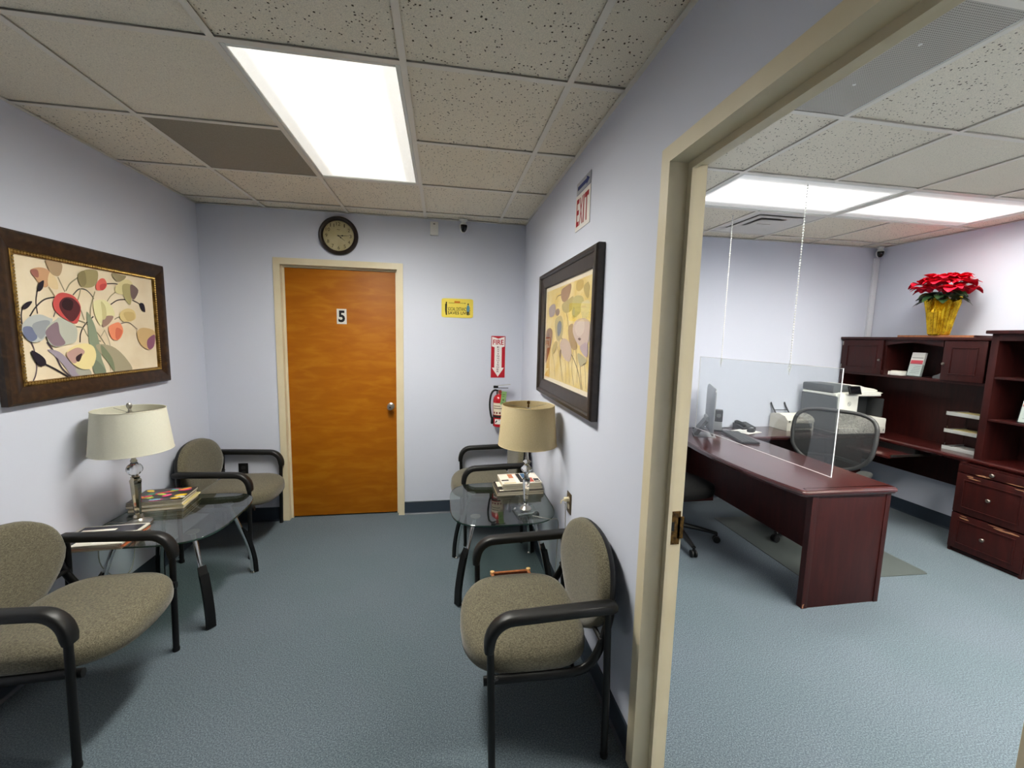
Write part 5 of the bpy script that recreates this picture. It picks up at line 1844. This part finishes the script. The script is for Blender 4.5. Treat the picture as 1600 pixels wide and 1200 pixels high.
# ------------------------------------------------------------------ computer
ALU = mat('monitor_silver', (158, 160, 162), rough=.32, metal=.6)
ALUD = mat('monitor_dark_silver', (116, 118, 120), rough=.4, metal=.5)
t = thing('desktop_computer', 'silver all in one computer seen edge on at the far end of the desk', 'computer', (2.385, 3.325, DT), radians(61.5))
# local: screen faces +y... panel spans x, front -y
g_ = G()
rings = []
for (y, s) in ((-.004, 1.0), (.004, 1.0), (.012, .93), (.020, .7), (.022, .3)):
    rings.append([(x * s, y, .245 + (z - .0) * s) for x, z in sup(.268, .205, 12, 48)])
g_.ring_faces(rings)
g_.build('display_shell', ALU, t, angle=40)
G().prism([(x, z + .255) for x, z in sup(.256, .17, 14, 40)], 'y', -.0055, -.0035).build('screen', mat('dark_screen', (14, 15, 18), rough=.08), t, smooth=False)
g_ = G()
rings = [[(-.095, .0, 0), (.095, .0, 0), (.095, .006, .004), (-.095, .006, .004)]]
g_.box(-.10, .10, -.05, .13, 0, .006, bev=.002)
g_.build('stand_foot', ALU, t)
g_ = G()
g_.prism([(.125, .006), (.13, .02), (.035, .16), (.015, .165), (.018, .14), (.10, .006)], 'x', -.085, .085)
g_.build('stand_arm', ALUD, t, smooth=False)
G().lathe([(.022, -.088), (.022, .088)], 16, (0, .022, .16), axis='x').build('hinge', ALU, t)
t = thing('desk_speaker', 'small black and silver speaker standing behind the computer', 'speaker', (2.60, 3.50, DT), -.6)
G().box(-.035, .035, -.04, .04, .09, .20, bev=.008).build('upper_cabinet', BLACK, t)
G().box(-.034, .034, -.042, .04, .012, .09, bev=.006).build('lower_panel', ALU, t)
G().box(-.045, .045, -.05, .05, 0, .012, bev=.004).build('foot', BLACK, t)
g_ = G().lathe([(.018, 0), (.02, .002), (.012, .004), (.001, .002)], 16, (0, -.0405, .15), axis='y')
g_.build('driver', GREYP, t)

t = thing('computer_keyboard', 'slim dark keyboard lying at an angle on the mahogany desk', 'keyboard', (2.605, 3.205, DT), radians(74))
G().box(-.215, .215, -.075, .075, .003, .014, bev=.003).build('base_plate', BLACK, t)
kp = None
for r_ in range(5):
    for c_ in range(15):
        x, y = -.200 + .0286 * c_, -.058 + .029 * r_
        if kp is None:
            kp = G().box(-.0118, .0118, -.0118, .0118, .0, .006, bev=.0015, seg=1).build('key', mat('key_grey', (52, 54, 56), rough=.5), t)
            o = kp
        else:
            o = child(None, kp, 'key', t)
        o.location = (x, y, .014)
for s in (-1, 1):
    G().box(s * .17 - .02, s * .17 + .02, .045, .06, 0, .004).build('foot', BLACK, t, smooth=False)
t = thing('mouse_pad', 'white paper mouse pad beyond the keyboard', 'mouse pad', (2.862, 3.44, DT), radians(18))
G().box(-.105, .105, -.085, .085, .0, .002).build('sheet', PAPERW, t, smooth=False)
G().box(-.09, -.02, -.06, .05, .002, .0024).build('print_block', flat('c8c8c4'), t, smooth=False)
t = thing('computer_mouse', 'black computer mouse on the white mouse pad', 'mouse', (2.895, 3.42, DT + .0022), radians(-60))
o_ = sup(.031, .054, 2.4, 28)
G().pillow(o_, [(.9, 0), (1.0, .006), (.98, .014), (.86, .025), (.6, .033), (.2, .036)]).build('shell', BLACK, t, angle=60)
G().lathe([(.004, -.003), (.005, 0), (.004, .003)], 12, (0, -.03, .031), axis='x').build('scroll_wheel', GREYP, t)
G().box(-.012, .012, .0, .03, .0345, .0365, bev=.001).build('palm_badge', mat('mouse_silver', (180, 180, 178), rough=.3), t)
t = thing('desk_phone', 'black handset phone at the back of the desk behind the mouse', 'phone', (2.945, 3.575, DT), radians(10))
G().prism([(-.06, 0), (.06, 0), (.06, .05), (-.06, .018)], 'x', -.085, .085).build('base', BLACK, t, smooth=False)
hs_ = smooth_path([(-.055, -.05, .035), (-.055, -.03, .05), (-.055, .03, .062), (-.055, .055, .055)], 4)
G().tube(hs_, .016, 10).build('handset', BLACK, t, angle=60)
for r_ in range(4):
    for c_ in range(3):
        if r_ == 0 and c_ == 0:
            kb0 = G().box(-.007, .007, -.005, .005, 0, .003, bev=.001, seg=1).build('button', GREYP, t)
            o = kb0
        else:
            o = child(None, kb0, 'button', t)
        o.location = (.0 + .022 * c_, -.035 + .018 * r_, .024 + .27 * (.018 * r_ - .0) + .003)
        o.rotation_euler.x = .26
cpts = [smooth_path([(2.665, 3.43, DT + .004), (2.60, 3.47, DT + .004), (2.50, 3.55, DT + .004), (2.42, 3.62, DT + .004)], 5),
        smooth_path([(2.85, 3.53, DT + .004), (2.74, 3.60, DT + .004), (2.66, 3.56, DT + .004), (2.60, 3.62, DT + .004), (2.50, 3.64, DT + .004)], 5),
        smooth_path([(2.535, 3.22, DT + .004), (2.515, 3.28, DT + .004), (2.54, 3.34, DT + .004), (2.52, 3.42, DT + .004)], 5)]
for p_, lab in zip(cpts, ('black cable trailing from the keyboard towards the wall', 'black cable looping from the phone along the wall', 'black cable curling on the desk below the computer')):
    g_ = G().tube(p_, .0028, 6)
    tag(g_.build('desk_cable', BLACK), lab, 'cable', 'cables on the office desk')

# ------------------------------------------------------------------ hanging acrylic screen
t = thing('acrylic_screen', 'clear acrylic sneeze guard hanging on two bead chains above the desk', 'screen', (2.2, 0, 0))
SC = clear_mat('screen_acrylic', (248, 250, 250), refl=0.9, base=0.06)
G().box(-.002, .002, 1.957, 3.253, .831, 1.455).build('sheet', SC, t, smooth=False)
EDG = mat('acrylic_edge', (226, 226, 224), rough=.3)
for (a, b, c_, d_) in ((1.955, 1.958, .83, 1.456), (3.252, 3.255, .83, 1.456), (1.957, 3.253, .829, .832), (1.957, 3.253, 1.454, 1.457)):
    G().box(-.0024, .0024, a, b, c_, d_).build('polished_edge', EDG, t, smooth=False)
CHAIN = mat('bead_chain', (222, 222, 218), rough=.35)
for y in (2.318, 2.983):
    g_ = G()
    z, k = 1.41, 0
    g_.tube([(0, y, 1.40), (0, y, OZC)], .0012, 5)
    while z < OZC - .004:
        g_.lathe([(.0004, -.006), (.0048, -.003), (.0048, .003), (.0004, .006)], 6, (0, y, z), caps=False)
        z += .0165
    o = g_.build('bead_chain', CHAIN, t)
    loop = [(0.004 * sin(2 * pi * k / 14), y + .011 * cos(2 * pi * k / 14), 1.435 + .022 * sin(2 * pi * k / 14)) for k in range(14)]
    G().tube(loop, .0022, 5, closed=True).build('chain_loop', CHAIN, t)
    G().tube([(0.004, y, 1.45), (0.006, y + .006, 1.42), (0.006, y + .008, 1.385)], .002, 5).build('chain_tail', CHAIN, t)

# ------------------------------------------------------------------ office chairs
def star_base(t_, r=.30, seat_z=.40, rot=0.0):
    for k in range(5):
        a = 2 * pi * k / 5 + rot
        g2 = G()
        p0, p1 = Vector((.03 * cos(a), .03 * sin(a), .115)), Vector((r * cos(a), r * sin(a), .075))
        g2.tube([p0, (p0 + p1) / 2 + Vector((0, 0, .004)), p1], [1.3, 1.0, .75], 8, rx=.017, ry=.021)
        ar = g2.build('base_arm', BLACK, t_, angle=50)
        ca = Vector((r * cos(a), r * sin(a), 0))
        tn = Vector((-sin(a), cos(a), 0))
        for s in (-1, 1):
            c0 = ca + tn * (s * .014) + Vector((0, 0, .027))
            g2 = G()
            rings = []
            for (off, rr) in ((-.008, .02), (-.006, .027), (.006, .027), (.008, .02)):
                rings.append([c0 + tn * off + Vector((cos(a), sin(a), 0)) * (rr * cos(b)) + Vector((0, 0, rr * sin(b))) for b in [2 * pi * i / 16 for i in range(16)]])
            g2.ring_faces(rings).build('caster_wheel', BLACK, ar, angle=40)
        G().tube([ca + Vector((0, 0, .03)), ca + Vector((0, 0, .078))], .009, 8).build('caster_stem', BLACKM, ar)
    G().lathe([(.05, .09), (.052, .10), (.05, .13), (.03, .14), (.028, .25), (.018, .255), (.018, seat_z)], 18).build('gas_lift', BLACK, t_, angle=40)


MESHF = bpy.data.materials.new('mesh_fabric')
MESHF.use_nodes = True
_nt = MESHF.node_tree
_b = _nt.nodes['Principled BSDF']
_b.inputs['Base Color'].default_value = rgb((46, 47, 48))
_b.inputs['Roughness'].default_value = .8
_tc = _nt.nodes.new('ShaderNodeTexCoord')
_vo = _nt.nodes.new('ShaderNodeTexNoise')
_vo.inputs['Scale'].default_value = 700
_nt.links.new(_tc.outputs['Object'], _vo.inputs['Vector'])
_cr = _nt.nodes.new('ShaderNodeValToRGB')
_cr.color_ramp.elements[0].position = .44
_cr.color_ramp.elements[1].position = .50
_cr.color_ramp.elements[0].color = (.25, .25, .25, 1)
_cr.color_ramp.elements[1].color = (1, 1, 1, 1)
_nt.links.new(_vo.outputs['Fac'], _cr.inputs['Fac'])
_nt.links.new(_cr.outputs['Color'], _b.inputs['Alpha'])
CHF = mat('chair_frame_grey', (58, 58, 58), rough=.38)
CHS = mat('black_seat_cloth', (14, 14, 14), rough=.9, spec=.2, bump=(300, .3, .001))

t = thing('mesh_office_chair', 'office chair with a dark see-through mesh back behind the desk', 'chair', (2.925, 2.775, 0.0047), radians(-63))
star_base(t, .29, .40, .55)
G().pillow(sup(.25, .24, 3, 40, 0, -.01), [(.8, .40), (.97, .405), (1.0, .43), (.97, .455), (.8, .465), (.3, .468)]).build('seat', CHS, t, angle=60)
bo = []
for k in range(48):
    a = 2 * pi * k / 48
    u, v = cos(a), sin(a)
    hw = .292 if v > 0 else .292 - .13 * (-v) ** 1.3
    bo.append((hw * math.copysign(abs(u) ** .5, u), .80 + (.215 if v > 0 else .28) * math.copysign(abs(v) ** .5, v)))


def bfn(x, z):
    return Vector((x, .42 + .10 * (z - .6) - .55 * x * x + (.06 * (z - .7) if z > .7 else .12 * (.7 - z) ** 1), z))


G().tube([bfn(x, z) for x, z in bo], .016, 10, closed=True).build('back_frame', CHF, t, angle=60)
g_ = G()
rows = []
for s in (1.0, .8, .6, .4, .2, .02):
    rows.append([bfn(x * s, .79 + (z - .79) * s) for x, z in bo])
g_.ring_faces(rows, cap0=False, cap1=True)
g_.build('back_mesh', MESHF, t, angle=80)
G().tube(smooth_path([(0, .12, .40), (0, .34, .41), (0, .47, .50), (0, .475, .62)], 4), .022, 10).build('back_upright', CHF, t, angle=60)
G().tube([(-.20, .435, .60), (0, .472, .62), (.20, .435, .60)], .014, 8).build('back_yoke', CHF, t, angle=60)
for s in (-1, 1):
    G().tube(smooth_path([(s * .2, .06, .40), (s * .30, .06, .43), (s * .315, .05, .60)], 4), .014, 8).build('arm_post', CHF, t, angle=60)
    G().pillow(sup(.045, .125, 3, 28, s * .315, .03), [(.9, .60), (1.0, .607), (1.0, .618), (.85, .628), (.4, .631)]).build('arm_pad', mat('arm_pad_grey', (52, 54, 52), rough=.4), t, angle=60)

t = thing('task_chair', 'black task chair on the visitor side of the desk', 'chair', (1.868, 2.94, 0), radians(100))
star_base(t, .315, .40, .35)
G().pillow(sup(.25, .245, 2.8, 40), [(.8, .405), (.97, .41), (1.0, .44), (.97, .475), (.8, .49), (.3, .495)]).build('seat', CHS, t, angle=60)
bo = sup(.21, .22, 2.8, 40, 0, .78)


def tfn(x, z, h_):
    return (x, .27 + .12 * (z - .6) - .4 * x * x - h_, z)


G().pillow(bo, [(.9, -.03), (1, -.02), (1, .01), (.9, .03), (.5, .038)], tfn).build('backrest', CHS, t, angle=60)
G().tube(smooth_path([(0, .1, .40), (0, .25, .41), (0, .325, .5), (0, .33, .7)], 4), .018, 8).build('back_upright', BLACK, t, angle=60)

# chair mat
t = thing('chair_mat', 'thin grey vinyl chair mat on the carpet between desk and credenza', 'floor mat', (0, 0, 0))
MATV = mat('vinyl_mat', (72, 78, 76), rough=.5)
o_ = [(2.42, 2.235), (3.36, 2.205), (3.375, 2.22), (3.40, 3.20), (2.43, 3.22)]
G().prism(o_, 'z', .0006, .0045).build('sheet', MATV, t, smooth=False)
